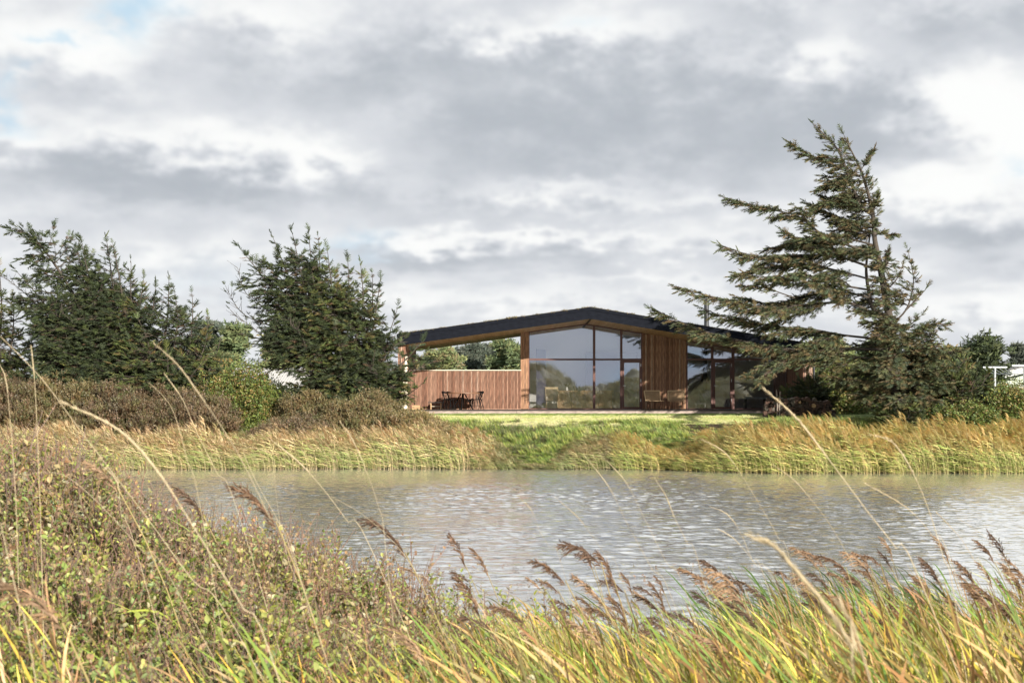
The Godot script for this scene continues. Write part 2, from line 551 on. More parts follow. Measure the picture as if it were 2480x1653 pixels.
func build_house() -> void:
	wood_mats()
	var house := thing("summer_house", "low timber house with a wide turf roof and tall dark glass front behind the lawn", "house")
	var dark := mat("black_fascia", lin(0.011, 0.0125, 0.018), 0.9, noise_tex(0.02, 0.75, 1.0, 3, 256, 8), Vector3(0.6, 2.0, 0.6))
	dark.metallic_specular = 0.15
	var soffit_tones := []
	var grain := noise_tex(0.03, 0.6, 1.0, 4, 256, 23)
	for c in [lin(0.72, 0.45, 0.22), lin(0.65, 0.40, 0.195), lin(0.77, 0.50, 0.27)]:
		soffit_tones.append(mat("soffit_%s" % c.to_html(), c, 0.6, grain, Vector3(2.5, 2.5, 0.25)))
	# roof
	var mb := MB.new()
	sloped(mb, LEFT_X + 0.05, RIDGE_X, 0.03, 0.42, 61.28, 68.55)
	sloped(mb, RIDGE_X, RIGHT_X - 0.05, 0.03, 0.42, 61.28, 68.55)
	var roof := obj("roof", mb.build(), mat("roof_felt", lin(0.05, 0.045, 0.04), 0.9), house)
	for s in [[LEFT_X, RIDGE_X], [RIDGE_X, RIGHT_X]]:
		for dz in [[61.2, 61.28], [68.55, 68.62]]:
			mb = MB.new()
			sloped(mb, s[0], s[1], 0.0, 0.37, dz[0], dz[1])
			obj("fascia_board", mb.build(), dark, roof)
			mb = MB.new()
			sloped(mb, s[0] - (0.02 if s[0] == LEFT_X else 0.0), s[1] + (0.02 if s[1] == RIGHT_X else 0.0), 0.374, 0.51, dz[0] - 0.025, dz[1] + 0.025)
			obj("roof_edge_trim", mb.build(), dark, roof)
	for x in [LEFT_X, RIGHT_X]:
		mb = MB.new()
		var inner: float = x + (0.06 if x < 0 else -0.06)
		sloped(mb, minf(x, inner) + 0.002, maxf(x, inner) - 0.002, 0.0, 0.36, 61.29, 68.54)
		obj("verge_board", mb.build(), dark, roof)
	# soffit boards run from front to back
	var bl := MB.new()
	bl.hexa([Vector3(0, 0, -61.3), Vector3(0.117, 0.0163, -61.3), Vector3(0.117, 0.0163, -68.53), Vector3(0, 0, -68.53), Vector3(0, 0.024, -61.3), Vector3(0.117, 0.0403, -61.3), Vector3(0.117, 0.0403, -68.53), Vector3(0, 0.024, -68.53)], Color.WHITE)
	var br := MB.new()
	br.hexa([Vector3(0, 0, -61.3), Vector3(0.117, -0.0193, -61.3), Vector3(0.117, -0.0193, -68.53), Vector3(0, 0, -68.53), Vector3(0, 0.024, -61.3), Vector3(0.117, 0.0047, -61.3), Vector3(0.117, 0.0047, -68.53), Vector3(0, 0.024, -68.53)], Color.WHITE)
	var left_board := bl.build()
	var right_board := br.build()
	var x := LEFT_X + 0.07
	while x < RIGHT_X - 0.2:
		if absf(x + 0.06 - RIDGE_X) > 0.06:
			var o := obj("soffit_board", left_board if x + 0.06 < RIDGE_X else right_board, soffit_tones[rng.randi() % 3], roof)
			o.position = Vector3(x, under(x) + 0.002, 0)
		x += 0.121
	# turf: dry moss and grass tufts along the roof
	var turf := Copies3D.new()
	var turf_tones := [Color(0.16, 0.11, 0.05), Color(0.20, 0.15, 0.06), Color(0.11, 0.085, 0.04), Color(0.14, 0.14, 0.05)]
	for i in 5200:
		var tx := rng.randf_range(LEFT_X + 0.02, RIGHT_X - 0.02)
		var td := 61.22 + 7.2 * pow(rng.randf(), 1.6)
		var s := rng.randf_range(0.9, 1.7) * (0.55 + 0.5 * maxf(0.0, n_mid.get_noise_2d(tx * 6.0, td * 6.0) + 0.4))
		turf.add(Basis(Vector3.UP, rng.randf() * TAU).scaled(Vector3(s * 1.1, s * rng.randf_range(0.5, 1.1), s * 1.1)), Vector3(tx, under(tx) + 0.47, -td), pick(turf_tones))
	copies("turf", turf_tuft_mesh(), dry_mat, turf, roof)
	mb = MB.new()
	sloped(mb, LEFT_X + 0.04, RIDGE_X, 0.42, 0.525, 61.285, 68.5)
	sloped(mb, RIDGE_X, RIGHT_X - 0.04, 0.42, 0.525, 61.285, 68.5)
	obj("turf_bed", mb.build(), mat("turf_bed", lin(0.12, 0.09, 0.045), 1.0, noise_tex(0.06, 0.5, 1.0, 4, 256, 31), Vector3.ONE), roof)
	# chimney
	mb = MB.new()
	mb.tube([Vector3(9.09, 5.0, -66.4), Vector3(9.09, 7.15, -66.4)], [0.115, 0.115], 16)
	var chimney := obj("chimney", mb.build(), mat("black_steel", lin(0.03, 0.031, 0.035), 0.45), house)
	mb = MB.new()
	mb.tube([Vector3(9.09, 7.12, -66.4), Vector3(9.09, 7.2, -66.4)], [0.14, 0.14], 16)
	mb.cap(Vector3(9.09, 7.2, -66.4), Vector3.UP, 0.14, 16)
	obj("chimney_cap", mb.build(), mats["black_steel"], chimney)
	# walls of the room
	var plaster := mat("white_plaster", lin(0.72, 0.71, 0.68), 0.9)
	mb = MB.new()
	upright(mb, 0.5, 12.58, 2.0, 68.35, 68.5, -0.01)
	obj("rear_wall", mb.build(), plaster, house)
	mb = MB.new()
	upright(mb, 0.5, 0.62, 2.0, 65.12, 68.34, 0.0)
	obj("side_wall", mb.build(), plaster, house)
	part_box("floor", Vector3(0.5, 1.9, -68.34), Vector3(12.58, 2.085, -65.07), mat("oak_floor", lin(0.32, 0.20, 0.11), 0.5, grain, Vector3(0.4, 2.5, 2.5)), house)
	mb = MB.new()
	mb.box(Vector3(3.5, 2.09, -68.0), Vector3(5.93, 4.78, -67.0))
	obj("cupboard_wall", mb.build(), mat("grey_cupboards", lin(0.20, 0.20, 0.24), 0.6), house)
	var leaf := MB.new()
	leaf.hexa([Vector3(1.16, 2.09, -66.0), Vector3(1.60, 2.09, -66.9), Vector3(1.56, 2.09, -66.92), Vector3(1.12, 2.09, -66.02), Vector3(1.16, 4.9, -66.0), Vector3(1.60, 4.9, -66.9), Vector3(1.56, 4.9, -66.92), Vector3(1.12, 4.9, -66.02)], Color.WHITE)
	obj("inner_door", leaf.build(), mat("blue_grey_door", lin(0.10, 0.10, 0.17), 0.6), house)
	# slatted wall between the two windows, and the corner column
	var back := mat("dark_felt", lin(0.025, 0.02, 0.018), 0.95)
	mb = MB.new()
	upright(mb, 5.96, 7.98, 2.0, 65.02, 65.12, 0.0)
	var panel := obj("cladding_wall", mb.build(), back, house)
	x = 5.97
	while x < 7.95:
		mb = MB.new()
		upright(mb, x, x + 0.046, FLOOR + 0.02, 64.985 + jit(0.004), 65.018, 0.004)
		obj("slat", mb.build(), wood_pick(cedar), panel)
		x += 0.0672
	mb = MB.new()
	upright(mb, 0.44, 0.75, 2.0, 64.96, 65.11, 0.0)
	var corner := obj("corner_column", mb.build(), back, house)
	x = 0.434
	for k in 5:
		mb = MB.new()
		upright(mb, x, x + 0.05, FLOOR + 0.02, 64.92 + jit(0.004), 64.957, 0.004)
		obj("slat", mb.build(), wood_pick(cedar), corner)
		x += 0.067
	for k in 48:
		mb = MB.new()
		mb.box(Vector3(0.40, FLOOR + 0.02, -64.98 - k * 0.07), Vector3(0.435, under(0.42) - 0.01, -64.934 - k * 0.07))
		obj("slat", mb.build(), wood_pick(cedar), corner)
	# glass front
	var frame := mat("red_brown_frame", lin(0.085, 0.030, 0.022), 0.5)
	var glass := StandardMaterial3D.new()
	glass.resource_name = "coated_glass"
	var white := Image.create(4, 4, false, Image.FORMAT_RGB8)
	white.fill(Color.WHITE)
	glass.albedo_texture = ImageTexture.create_from_image(white)
	glass.albedo_color = Color(0.86, 0.89, 0.95, 0.29)
	glass.metallic = 1.0
	glass.roughness = 0.015
	glass.transparency = BaseMaterial3D.TRANSPARENCY_ALPHA
	mats["glass"] = glass
	glass_front(house, [0.755, 3.70, 3.81, 4.945, 5.05, 5.96], 2, frame, glass)
	glass_front(house, [7.98, 9.10, 9.21, 10.04, 10.17, 12.58], 1, frame, glass)
	# end walls
	end_wall(house, 12.58, 13.0, grey_cedar, back, 0)
	end_wall(house, -4.93, -4.62, grey_cedar, back, 1)
	mb = MB.new()
	mb.tube([Vector3(13.07, 1.8, -61.5), Vector3(13.07, 4.4, -61.5)], [0.04, 0.04], 10)
	obj("downpipe", mb.build(), mats["black_steel"], house)

func glass_front(house: Node3D, e: Array, door_bay: int, frame: Material, glass: Material) -> void:
	var win := Node3D.new()
	win.name = "window"
	house.add_child(win, true)
	var mb: MB
	for k in range(1, 5, 2):
		mb = MB.new()
		upright(mb, e[k], e[k + 1], FLOOR, 64.93, 65.07, 0.002)
		obj("mullion", mb.build(), frame, win)
	mb = MB.new()
	upright(mb, e[0], e[0] + 0.045, FLOOR, 64.93, 65.07, 0.002)
	obj("jamb", mb.build(), frame, win)
	mb = MB.new()
	upright(mb, e[5] - 0.06, e[5], FLOOR, 64.93, 65.07, 0.002)
	obj("jamb", mb.build(), frame, win)
	for k in 3:
		var a: float = e[k * 2] + (0.045 if k == 0 else 0.0)
		var b: float = e[k * 2 + 1] - (0.06 if k == 2 else 0.0)
		part_box("transom", Vector3(a, 4.34, -65.06), Vector3(b, 4.42, -64.94), frame, win)
		mb = MB.new()
		var cuts := [a, b]
		if a < RIDGE_X and b > RIDGE_X: cuts = [a, RIDGE_X, b]
		for q in cuts.size() - 1: sloped(mb, cuts[q], cuts[q + 1], -0.05, -0.003, 64.94, 65.06)
		obj("head_rail", mb.build(), frame, win)
		mb = MB.new()
		upright(mb, a + 0.002, b - 0.002, 4.422, 64.995, 65.007, 0.052)
		obj("pane", mb.build(), glass, win)
		if k != door_bay:
			part_box("sill", Vector3(a, FLOOR, -65.06), Vector3(b, FLOOR + 0.05, -64.94), frame, win)
			part_box("pane", Vector3(a + 0.002, FLOOR + 0.052, -65.007), Vector3(b - 0.002, 4.338, -64.995), glass, win)
		else:
			var door := Node3D.new()
			door.name = "door"
			house.add_child(door, true)
			part_box("stile", Vector3(a + 0.004, FLOOR + 0.012, -65.04), Vector3(a + 0.075, 4.334, -64.91), frame, door)
			part_box("stile", Vector3(b - 0.075, FLOOR + 0.012, -65.04), Vector3(b - 0.004, 4.334, -64.91), frame, door)
			part_box("rail", Vector3(a + 0.077, FLOOR + 0.012, -65.038), Vector3(b - 0.077, FLOOR + 0.11, -64.912), frame, door)
			part_box("rail", Vector3(a + 0.077, 4.23, -65.038), Vector3(b - 0.077, 4.334, -64.912), frame, door)
			part_box("pane", Vector3(a + 0.079, FLOOR + 0.112, -64.98), Vector3(b - 0.079, 4.228, -64.968), glass, door)
			for y in [2.45, 3.35, 4.05]:
				part_box("hinge", Vector3(b - 0.03, y, -64.908), Vector3(b - 0.008, y + 0.13, -64.885), mat("pale_steel", lin(0.55, 0.55, 0.55), 0.35, null, Vector3.ONE, 0.8), door)
			mb = MB.new()
			mb.bar(Vector3(a + 0.04, 3.18, -64.89), Vector3(a + 0.16, 3.18, -64.875), 0.02, 0.02)
			mb.bar(Vector3(a + 0.04, 3.18, -64.912), Vector3(a + 0.04, 3.18, -64.88), 0.025, 0.025)
			obj("handle", mb.build(), mats["pale_steel"], door)

func end_wall(house: Node3D, x0: float, x1: float, tones: Array, back: Material, left: int) -> void:
	var mb := MB.new()
	upright(mb, x0 + 0.03, x1 - 0.03, 1.9, 61.45, 68.5, 0.0)
	var wall := obj("end_wall", mb.build(), back, house)
	var x := x0
	while x < x1 - 0.03:
		mb = MB.new()
		upright(mb, x, x + 0.05, 1.92, 61.41 + jit(0.004), 61.447, 0.004)
		obj("slat", mb.build(), wood_pick(tones), wall)
		x += 0.068
	for k in 100:
		for side in [x0 - 0.005, x1 - 0.03]:
			mb = MB.new()
			mb.box(Vector3(side, 1.92, -61.5 - k * 0.07 - 0.046), Vector3(side + 0.033, under(side) - 0.005, -61.5 - k * 0.07))
			obj("slat", mb.build(), wood_pick(tones), wall)
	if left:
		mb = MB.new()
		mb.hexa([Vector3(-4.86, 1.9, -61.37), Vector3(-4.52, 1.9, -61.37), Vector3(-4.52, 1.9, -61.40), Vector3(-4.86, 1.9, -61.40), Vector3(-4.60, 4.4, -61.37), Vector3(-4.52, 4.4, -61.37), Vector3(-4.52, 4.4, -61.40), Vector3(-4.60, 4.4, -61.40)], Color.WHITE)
		obj("sunlit_wedge_board", mb.build(), mat("sunlit_cream", lin(0.74, 0.66, 0.52), 0.7), wall)  # wedge of sunlight on the end wall, put into a tapered pale board

func build_fence_and_deck() -> void:
	var fence := thing("slatted_fence", "tall weathered cedar fence of narrow upright slats behind the black dining set", "fence", Vector3(-2.2, FLOOR, -64.75))
	var back: Material = mats["dark_felt"]
	part_box("backing", Vector3(-2.4, 0.04, -0.10), Vector3(2.6, 1.72, -0.03), back, fence)
	part_box("bottom_rail", Vector3(-2.4, 0.0, -0.06), Vector3(2.6, 0.035, 0.03), grey_cedar[2], fence)
	part_box("cap", Vector3(-2.42, 1.765, -0.13), Vector3(2.62, 1.80, 0.06), mat("sunlit_cap", lin(0.72, 0.62, 0.50), 0.7), fence)  # cap coloured brighter to paint the sunlight on it
	var x := -2.4
	while x < 2.57:
		var o := part_box("slat", Vector3(0, 0.038, -0.028), Vector3(0.047, 1.764, 0.0), wood_pick(grey_cedar), fence)
		o.position = Vector3(x, 0, jit(0.006))
		x += 0.0652
	# deck
	var deck := thing("wooden_deck", "long low wooden deck along the front of the timber house", "deck")
	var grain := noise_tex(0.03, 0.6, 1.0, 4, 256, 27)
	var tones := []
	for c in [lin(0.20, 0.15, 0.12), lin(0.24, 0.18, 0.15), lin(0.17, 0.13, 0.105)]:
		tones.append(mat("deck_%s" % c.to_html(), c, 0.75, grain, Vector3(0.3, 3, 3)))
	var plank := MB.new()
	plank.box(Vector3(-4.9, -0.028, -0.14), Vector3(12.9, 0.0, 0.0))
	var pm := plank.build()
	for k in 28:
		var o := obj("plank", pm, tones[rng.randi() % 3], deck)
		o.position = Vector3(0, FLOOR, -61.06 - k * 0.146)
	plank = MB.new()
	plank.box(Vector3(-4.9, -0.028, -0.14), Vector3(0.43, 0.0, 0.0))
	pm = plank.build()
	for k in 16:
		var o := obj("plank", pm, tones[rng.randi() % 3], deck)
		o.position = Vector3(0, FLOOR, -61.06 - (k + 28) * 0.146)
	part_box("edge_strip", Vector3(-4.92, 2.055, -61.055), Vector3(12.92, 2.102, -61.0), mats["dark_felt"], deck)
	x = -4.9
	var pale := mat("deck_front", lin(0.50, 0.39, 0.34), 0.8, grain, Vector3(0.3, 3, 3))
	while x < 12.8:
		part_box("front_board", Vector3(x, 1.80, -61.05), Vector3(minf(x + 2.54, 12.9), 2.052, -61.02), pale, deck)
		x += 2.55
	part_box("joists", Vector3(-4.8, 1.8, -68.4), Vector3(12.7, 2.06, -61.1), mats["dark_felt"], deck)

# ------------------------------------------------------------------ furniture
func make_chair(label: String) -> Node3D:   # faces +z
	var m := mat("black_lacquer", lin(0.008, 0.008, 0.009), 0.8)
	m.metallic_specular = 0.2
	var t := thing("dining_chair", label, "chair", Vector3.ZERO, "black spindle chairs round the terrace table")
	var mb := MB.new()
	mb.hexa([Vector3(-0.19, 0.43, -0.2), Vector3(0.19, 0.43, -0.2), Vector3(0.235, 0.43, 0.22), Vector3(-0.235, 0.43, 0.22), Vector3(-0.20, 0.465, -0.21), Vector3(0.20, 0.465, -0.21), Vector3(0.245, 0.465, 0.23), Vector3(-0.245, 0.465, 0.23)], Color.WHITE)
	obj("seat", mb.build(), m, t)
	for s in [[-1, -1], [1, -1], [-1, 1], [1, 1]]:
		mb = MB.new()
		mb.tube([Vector3(s[0] * 0.16, 0.43, s[1] * 0.15), Vector3(s[0] * 0.225, 0.0, s[1] * 0.235 - 0.01)], [0.019, 0.013], 8)
		obj("leg", mb.build(), m, t)
	for s in [-1, 1]:
		mb = MB.new()
		mb.tube([Vector3(s * 0.20, 0.17, -0.2), Vector3(s * 0.20, 0.17, 0.2)], [0.01, 0.01], 6)
		obj("stretcher", mb.build(), m, t)
	var rail := PackedVector3Array()
	for k in 13:
		var a := lerpf(-1.25, 1.25, k / 12.0)
		rail.append(Vector3(sin(a) * 0.285, 0.77 - 0.05 * absf(a) * absf(a) * 0.5, -0.28 + (1.0 - cos(a)) * 0.26))
	mb = MB.new()
	for k in 12:
		var hgt := 0.105 - 0.06 * absf(k - 5.5) / 5.5
		mb.bar(rail[k], rail[k + 1], 0.026, hgt)
	obj("top_rail", mb.build(), m, t)
	for k in 7:
		var a := lerpf(-1.0, 1.0, k / 6.0)
		mb = MB.new()
		mb.tube([Vector3(sin(a) * 0.19, 0.455, -0.17 + (1.0 - cos(a)) * 0.15), Vector3(sin(a) * 0.282, 0.76 - 0.04 * a * a, -0.28 + (1.0 - cos(a)) * 0.26)], [0.009, 0.008], 6)
		obj("spindle", mb.build(), m, t)
	return t

func build_furniture() -> void:
	var black: Material
	var c0 := make_chair("black spindle chair left of the round table, nearest the low bench")
	black = mats["black_lacquer"]
	c0.position = Vector3(-2.82, FLOOR, -62.9)
	c0.rotation.y = 1.25
	for a in [[-2.66, -63.95, 1.95, "black spindle chair left of the round table, on its fence side"], [-1.55, -62.95, -1.2, "black spindle chair right of the round table, on its lawn side"], [-1.66, -63.95, -1.9, "black spindle chair right of the round table, on its fence side"]]:
		var c := dup(c0, "dining_chair", Vector3(a[0], FLOOR, a[1]), a[3])
		c.rotation.y = a[2]
	var t := thing("dining_table", "round wooden table on splayed black legs between the four spindle chairs", "table", Vector3(-2.2, FLOOR, -63.45))
	var mb := MB.new()
	mb.tube([Vector3(0, 0.715, 0), Vector3(0, 0.75, 0)], [0.80, 0.82], 40)
	mb.cap(Vector3(0, 0.75, 0), Vector3.UP, 0.82, 40)
	mb.cap(Vector3(0, 0.715, 0), Vector3.DOWN, 0.80, 40)
	obj("table_top", mb.build(), mat("brown_top", lin(0.17, 0.085, 0.045), 0.45), t)
	for k in 4:
		var a := k * PI / 2 + 0.08
		mb = MB.new()
		mb.tube([Vector3(cos(a) * 0.08, 0.714, sin(a) * 0.08), Vector3(cos(a) * 0.47, 0.0, sin(a) * 0.47)], [0.027, 0.02], 8)
		obj("leg", mb.build(), black, t)
	# low bench and crate at the left end
	t = thing("low_bench", "low dark bench with an added sunlit-pale lower shelf left of the spindle chairs", "bench", Vector3(-3.4, FLOOR, -63.6))
	part_box("seat", Vector3(-0.36, 0.30, -0.16), Vector3(0.36, 0.335, 0.16), mat("dark_bench", lin(0.03, 0.024, 0.02), 0.5), t)
	for s in [-1, 1]:
		part_box("leg", Vector3(s * 0.22 - 0.02, 0, -0.12), Vector3(s * 0.22 + 0.02, 0.298, 0.12), mat("pale_wood", lin(0.42, 0.27, 0.14), 0.6), t)
	part_box("shelf", Vector3(-0.198, 0.13, -0.11), Vector3(0.198, 0.15, 0.11), mat("sunlit_shelf", lin(0.62, 0.55, 0.42), 0.6), t)  # shelf added; its cream colour paints the sunlit patches low down
	t = thing("wooden_crate", "small pale wooden crate at the far left end of the deck", "crate", Vector3(-4.27, FLOOR, -63.3))
	for y in [0.0, 0.07, 0.14]:
		part_box("slat", Vector3(-0.17, y, 0.11), Vector3(0.17, y + 0.05, 0.125), mats["pale_wood"], t)
		part_box("slat", Vector3(-0.17, y, -0.125), Vector3(0.17, y + 0.05, -0.11), mats["pale_wood"], t)
	for s in [-1, 1]:
		part_box("end_panel", Vector3(s * 0.16 - 0.009, 0, -0.108), Vector3(s * 0.16 + 0.009, 0.19, 0.108), mats["pale_wood"], t)
	# two woven lounge chairs against the slatted wall
	var cane := mat("woven_cane", lin(0.46, 0.31, 0.17), 0.75, noise_tex(0.12, 0.5, 1.0, 2, 128, 41), Vector3(3, 3, 3))
	var teak := mat("teak", lin(0.11, 0.055, 0.03), 0.6)
	t = thing("lounge_chair", "woven cane lounge chair by the slatted wall, nearer the glazed door on its left", "chair", Vector3(6.36, FLOOR, -63.5), "woven lounge chairs on the deck")
	mb = MB.new()
	for k in 15:     # cords of the back, leaning
		var y := 0.42 + k * 0.0275
		mb.bar(Vector3(-0.33 - 0.0012 * k, y, -0.19 - 0.011 * k), Vector3(0.33 + 0.0012 * k, y, -0.19 - 0.011 * k), 0.012, 0.0255)
	obj("backrest", mb.build(), cane, t)
	mb = MB.new()
	for k in 17:
		mb.bar(Vector3(-0.33, 0.385 - 0.035 * sin(k / 16.0 * PI), -0.19 + k * 0.0285), Vector3(0.33, 0.385 - 0.035 * sin(k / 16.0 * PI), -0.19 + k * 0.0285), 0.026, 0.02)
	obj("seat", mb.build(), cane, t)
	var light_cane := mat("pale_rim", lin(0.62, 0.46, 0.27), 0.6)
	for s in [-1, 1]:
		mb = MB.new()
		mb.tube([Vector3(s * 0.345, 0.38, 0.28), Vector3(s * 0.345, 0.38, -0.17), Vector3(s * 0.36, 0.84, -0.36)], [0.02, 0.02, 0.018], 8)
		obj("side_rail", mb.build(), light_cane, t)
		mb = MB.new()
		mb.bar(Vector3(s * 0.30, 0.36, -0.2), Vector3(s * 0.30, 0.0, 0.24), 0.025, 0.04)
		obj("leg", mb.build(), teak, t)
		mb = MB.new()
		mb.bar(Vector3(s * 0.27, 0.36, 0.22), Vector3(s * 0.27, 0.0, -0.26), 0.025, 0.04)
		obj("leg", mb.build(), teak, t)
	mb = MB.new()
	mb.tube([Vector3(-0.36, 0.84, -0.36), Vector3(0.36, 0.84, -0.36)], [0.018, 0.018], 8)
	obj("top_rail", mb.build(), light_cane, t)
	t.rotation.y = 0.22
	var c := dup(t, "lounge_chair", Vector3(7.33, FLOOR, -63.5), "woven cane lounge chair by the slatted wall, nearer the stove window on its right")
	c.rotation.y = -0.1
	# indoors, seen dimly through the glass
	t = thing("rocking_chair", "pale spindle-backed rocking chair behind the left glass pane", "rocking chair", Vector3(1.86, 2.086, -66.3))
	var ash := mat("pale_ash", lin(0.55, 0.42, 0.24), 0.55)
	part_box("seat", Vector3(-0.27, 0.38, -0.22), Vector3(0.27, 0.42, 0.24), mat("dark_seat", lin(0.06, 0.05, 0.04), 0.7), t)
	for k in 8:
		mb = MB.new()
		mb.tube([Vector3(-0.2 + k * 0.057, 0.42, -0.2), Vector3(-0.22 + k * 0.063, 1.0, -0.36)], [0.01, 0.009], 6)
		obj("spindle", mb.build(), ash, t)
	for s in [-1, 1]:
		mb = MB.new()
		mb.tube([Vector3(s * 0.26, 0.42, -0.2), Vector3(s * 0.29, 1.06, -0.38)], [0.02, 0.016], 8)
		obj("back_post", mb.build(), ash, t)
		mb = MB.new()
		mb.tube([Vector3(s * 0.27, 0.13, -0.5), Vector3(s * 0.27, 0.035, -0.15), Vector3(s * 0.27, 0.02, 0.1), Vector3(s * 0.27, 0.08, 0.45)], [0.018, 0.02, 0.02, 0.018], 8)
		obj("rocker", mb.build(), mats["dark_seat"], t)
		for z in [-0.18, 0.2]:
			mb = MB.new()
			mb.tube([Vector3(s * 0.25, 0.38, z), Vector3(s * 0.27, 0.045, z * 1.15)], [0.018, 0.014], 8)
			obj("leg", mb.build(), ash, t)
	mb = MB.new()
	mb.bar(Vector3(-0.3, 1.0, -0.365), Vector3(0.3, 1.0, -0.365), 0.025, 0.10)
	obj("top_rail", mb.build(), ash, t)
	t = thing("kitchen_island", "long oak kitchen island behind the left glass front", "table", Vector3(3.4, 2.086, -66.5))
	part_box("worktop", Vector3(-1.3, 0.84, -0.4), Vector3(1.3, 0.885, 0.4), mat("oak", lin(0.30, 0.19, 0.09), 0.5), t)
	for k in 4:
		part_box("panel", Vector3(-1.26 + k * 0.635, 0.0, -0.36), Vector3(-1.26 + k * 0.635 + 0.61, 0.838, 0.36), mats["oak"], t)
	t = thing("vase", "small white vase of leafy twigs on the oak island", "vase", Vector3(2.56, 2.972, -66.4))
	mb = MB.new()
	mb.tube([Vector3(0, 0, 0), Vector3(0, 0.06, 0), Vector3(0, 0.13, 0), Vector3(0, 0.17, 0)], [0.04, 0.065, 0.05, 0.025], 12)
	obj("body", mb.build(), mat("white_glaze", lin(0.7, 0.7, 0.68), 0.3), t)
	mb = MB.new()
	for k in 26:
		mb.blade(Vector3(0, 0.16, 0), Vector3(jit(0.9), 1.0, jit(0.9)).normalized(), Vector3(jit(1), 0.1, jit(1)).normalized(), rng.randf_range(0.15, 0.34), 0.06, Vector3(jit(0.1), -0.05, jit(0.1)), Color(0.03, 0.05, 0.02), Color(0.04, 0.07, 0.03))
	obj("twigs", mb.build(), leaf_mat, t)
	for k in 3:
		var bt := thing("bottle", ["tall dark bottle on the oak island, nearest the vase", "dark bottle in the middle of the oak island's three", "dark bottle on the oak island, farthest from the vase"][k], "bottle", Vector3(2.86 + k * 0.16, 2.972, -66.35), "bottles on the kitchen island")
		mb = MB.new()
		mb.tube([Vector3(0, 0, 0), Vector3(0, 0.17, 0), Vector3(0, 0.22, 0)], [0.038, 0.038, 0.014], 12)
		obj("body", mb.build(), mat("bottle_glass", lin(0.02, 0.03, 0.02), 0.2), bt)
		mb = MB.new()
		mb.tube([Vector3(0, 0.22, 0), Vector3(0, 0.31, 0)], [0.014, 0.013], 10)
		obj("neck", mb.build(), mats["bottle_glass"], bt)
	t = thing("wood_stove", "black wood-burning stove with a flue behind the right-hand glass front", "stove", Vector3(9.09, 2.086, -66.9))
	part_box("body", Vector3(-0.24, 0.0, -0.2), Vector3(0.24, 0.92, 0.2), mats["black_steel"], t)
	mb = MB.new()
	mb.tube([Vector3(0, 0.92, 0), Vector3(0, 1.5, 0)], [0.10, 0.10], 14)
	mb.tube([Vector3(0, 1.32, 0), Vector3(0, 1.62, 0)], [0.22, 0.09], 14)
	obj("hood", mb.build(), mats["black_steel"], t)
	mb = MB.new()
	mb.tube([Vector3(0, 1.62, 0), Vector3(0, 2.95, 0)], [0.10, 0.10], 14)
	obj("flue", mb.build(), mats["black_steel"], t)
	t = thing("white_stool", "low white stool on the floor in front of the black stove", "stool", Vector3(8.75, 2.086, -66.1))
	part_box("seat", Vector3(-0.24, 0.26, -0.2), Vector3(0.24, 0.30, 0.2), mats["white_glaze"], t)
	for s in [-1, 1]:
		part_box("leg", Vector3(s * 0.21 - 0.02, 0, -0.18), Vector3(s * 0.21 + 0.02, 0.258, 0.18), mats["white_glaze"], t)
	t = thing("white_table", "long white table behind the wide glass pane at the right end", "table", Vector3(11.75, 2.086, -66.0))
	part_box("table_top", Vector3(-0.98, 0.50, -0.35), Vector3(0.92, 0.57, 0.35), mat("pale_green_top", lin(0.62, 0.70, 0.68), 0.4), t)
	for s in [-0.9, -0.02, 0.86]:
		part_box("leg", Vector3(s - 0.02, 0, -0.2), Vector3(s + 0.02, 0.498, 0.2), mats["black_steel"], t)
	# stacked firewood
	t = thing("wood_pile", "long dark heap of stacked firewood on the grass at the right end of the deck", "wood pile", Vector3(11.9, 1.80, -59.4))
	var bark := [mat("log_bark_dark", lin(0.05, 0.032, 0.024), 0.95), mat("log_bark_red", lin(0.075, 0.042, 0.03), 0.95), mat("log_bark_grey", lin(0.09, 0.075, 0.06), 0.95)]  # cut ends take these dark tones too: their shade put into the colour
	var meshes := []
	for k in 5:
		mb = MB.new()
		var r := 0.055 + 0.012 * k
		mb.tube([Vector3(0, 0, -0.19), Vector3(0.0, 0.006, 0), Vector3(0, 0, 0.19)], [r, r * 1.06, r], 9)
		mb.cap(Vector3(0, 0, 0.19), Vector3.BACK, r, 9)
		mb.cap(Vector3(0, 0, -0.19), Vector3.FORWARD, r, 9)
		meshes.append(mb.build())
	for row in 6:
		var lx := -1.35 + row * 0.03
		while lx < 1.62 - row * 0.05:
			var k := rng.randi() % 5
			var top := 0.78 - 0.16 * sm(0.4, 1.6, lx) + jit(0.07)
			var ly := 0.07 + row * 0.135 + jit(0.02)
			if ly < top:
				var o := obj("log", meshes[k], bark[rng.randi() % 3] if rng.randf() > 0.04 else mats["pale_wood"], t)
				o.position = Vector3(lx, ly, jit(0.05))
				o.rotation = Vector3(jit(0.06), jit(0.06), rng.randf() * 6.0)
			lx += 0.15 + jit(0.012)
	for s in [[11.02, -59.1, 2.95, "left"], [11.12, -59.02, 2.86, "right"]]:
		var st := obj(numbered("wooden_stake"), stake_mesh(s[2] - 1.6), mat("grey_stake", lin(0.24, 0.20, 0.17), 0.9), self)
		st.position = Vector3(s[0], 1.6, s[1])
		tag(st, "thin grey stake beside the firewood heap, the %s one of the pair" % s[3], "stake", "stakes at the wood pile")

func stake_mesh(h: float) -> ArrayMesh:
	var mb := MB.new()
	mb.tube([Vector3.ZERO, Vector3(jit(0.02), h * 0.5, 0), Vector3(jit(0.03), h, 0)], [0.024, 0.022, 0.02], 8)
	mb.cap(Vector3(0, h, 0), Vector3.UP, 0.02, 8)
	return mb.build()

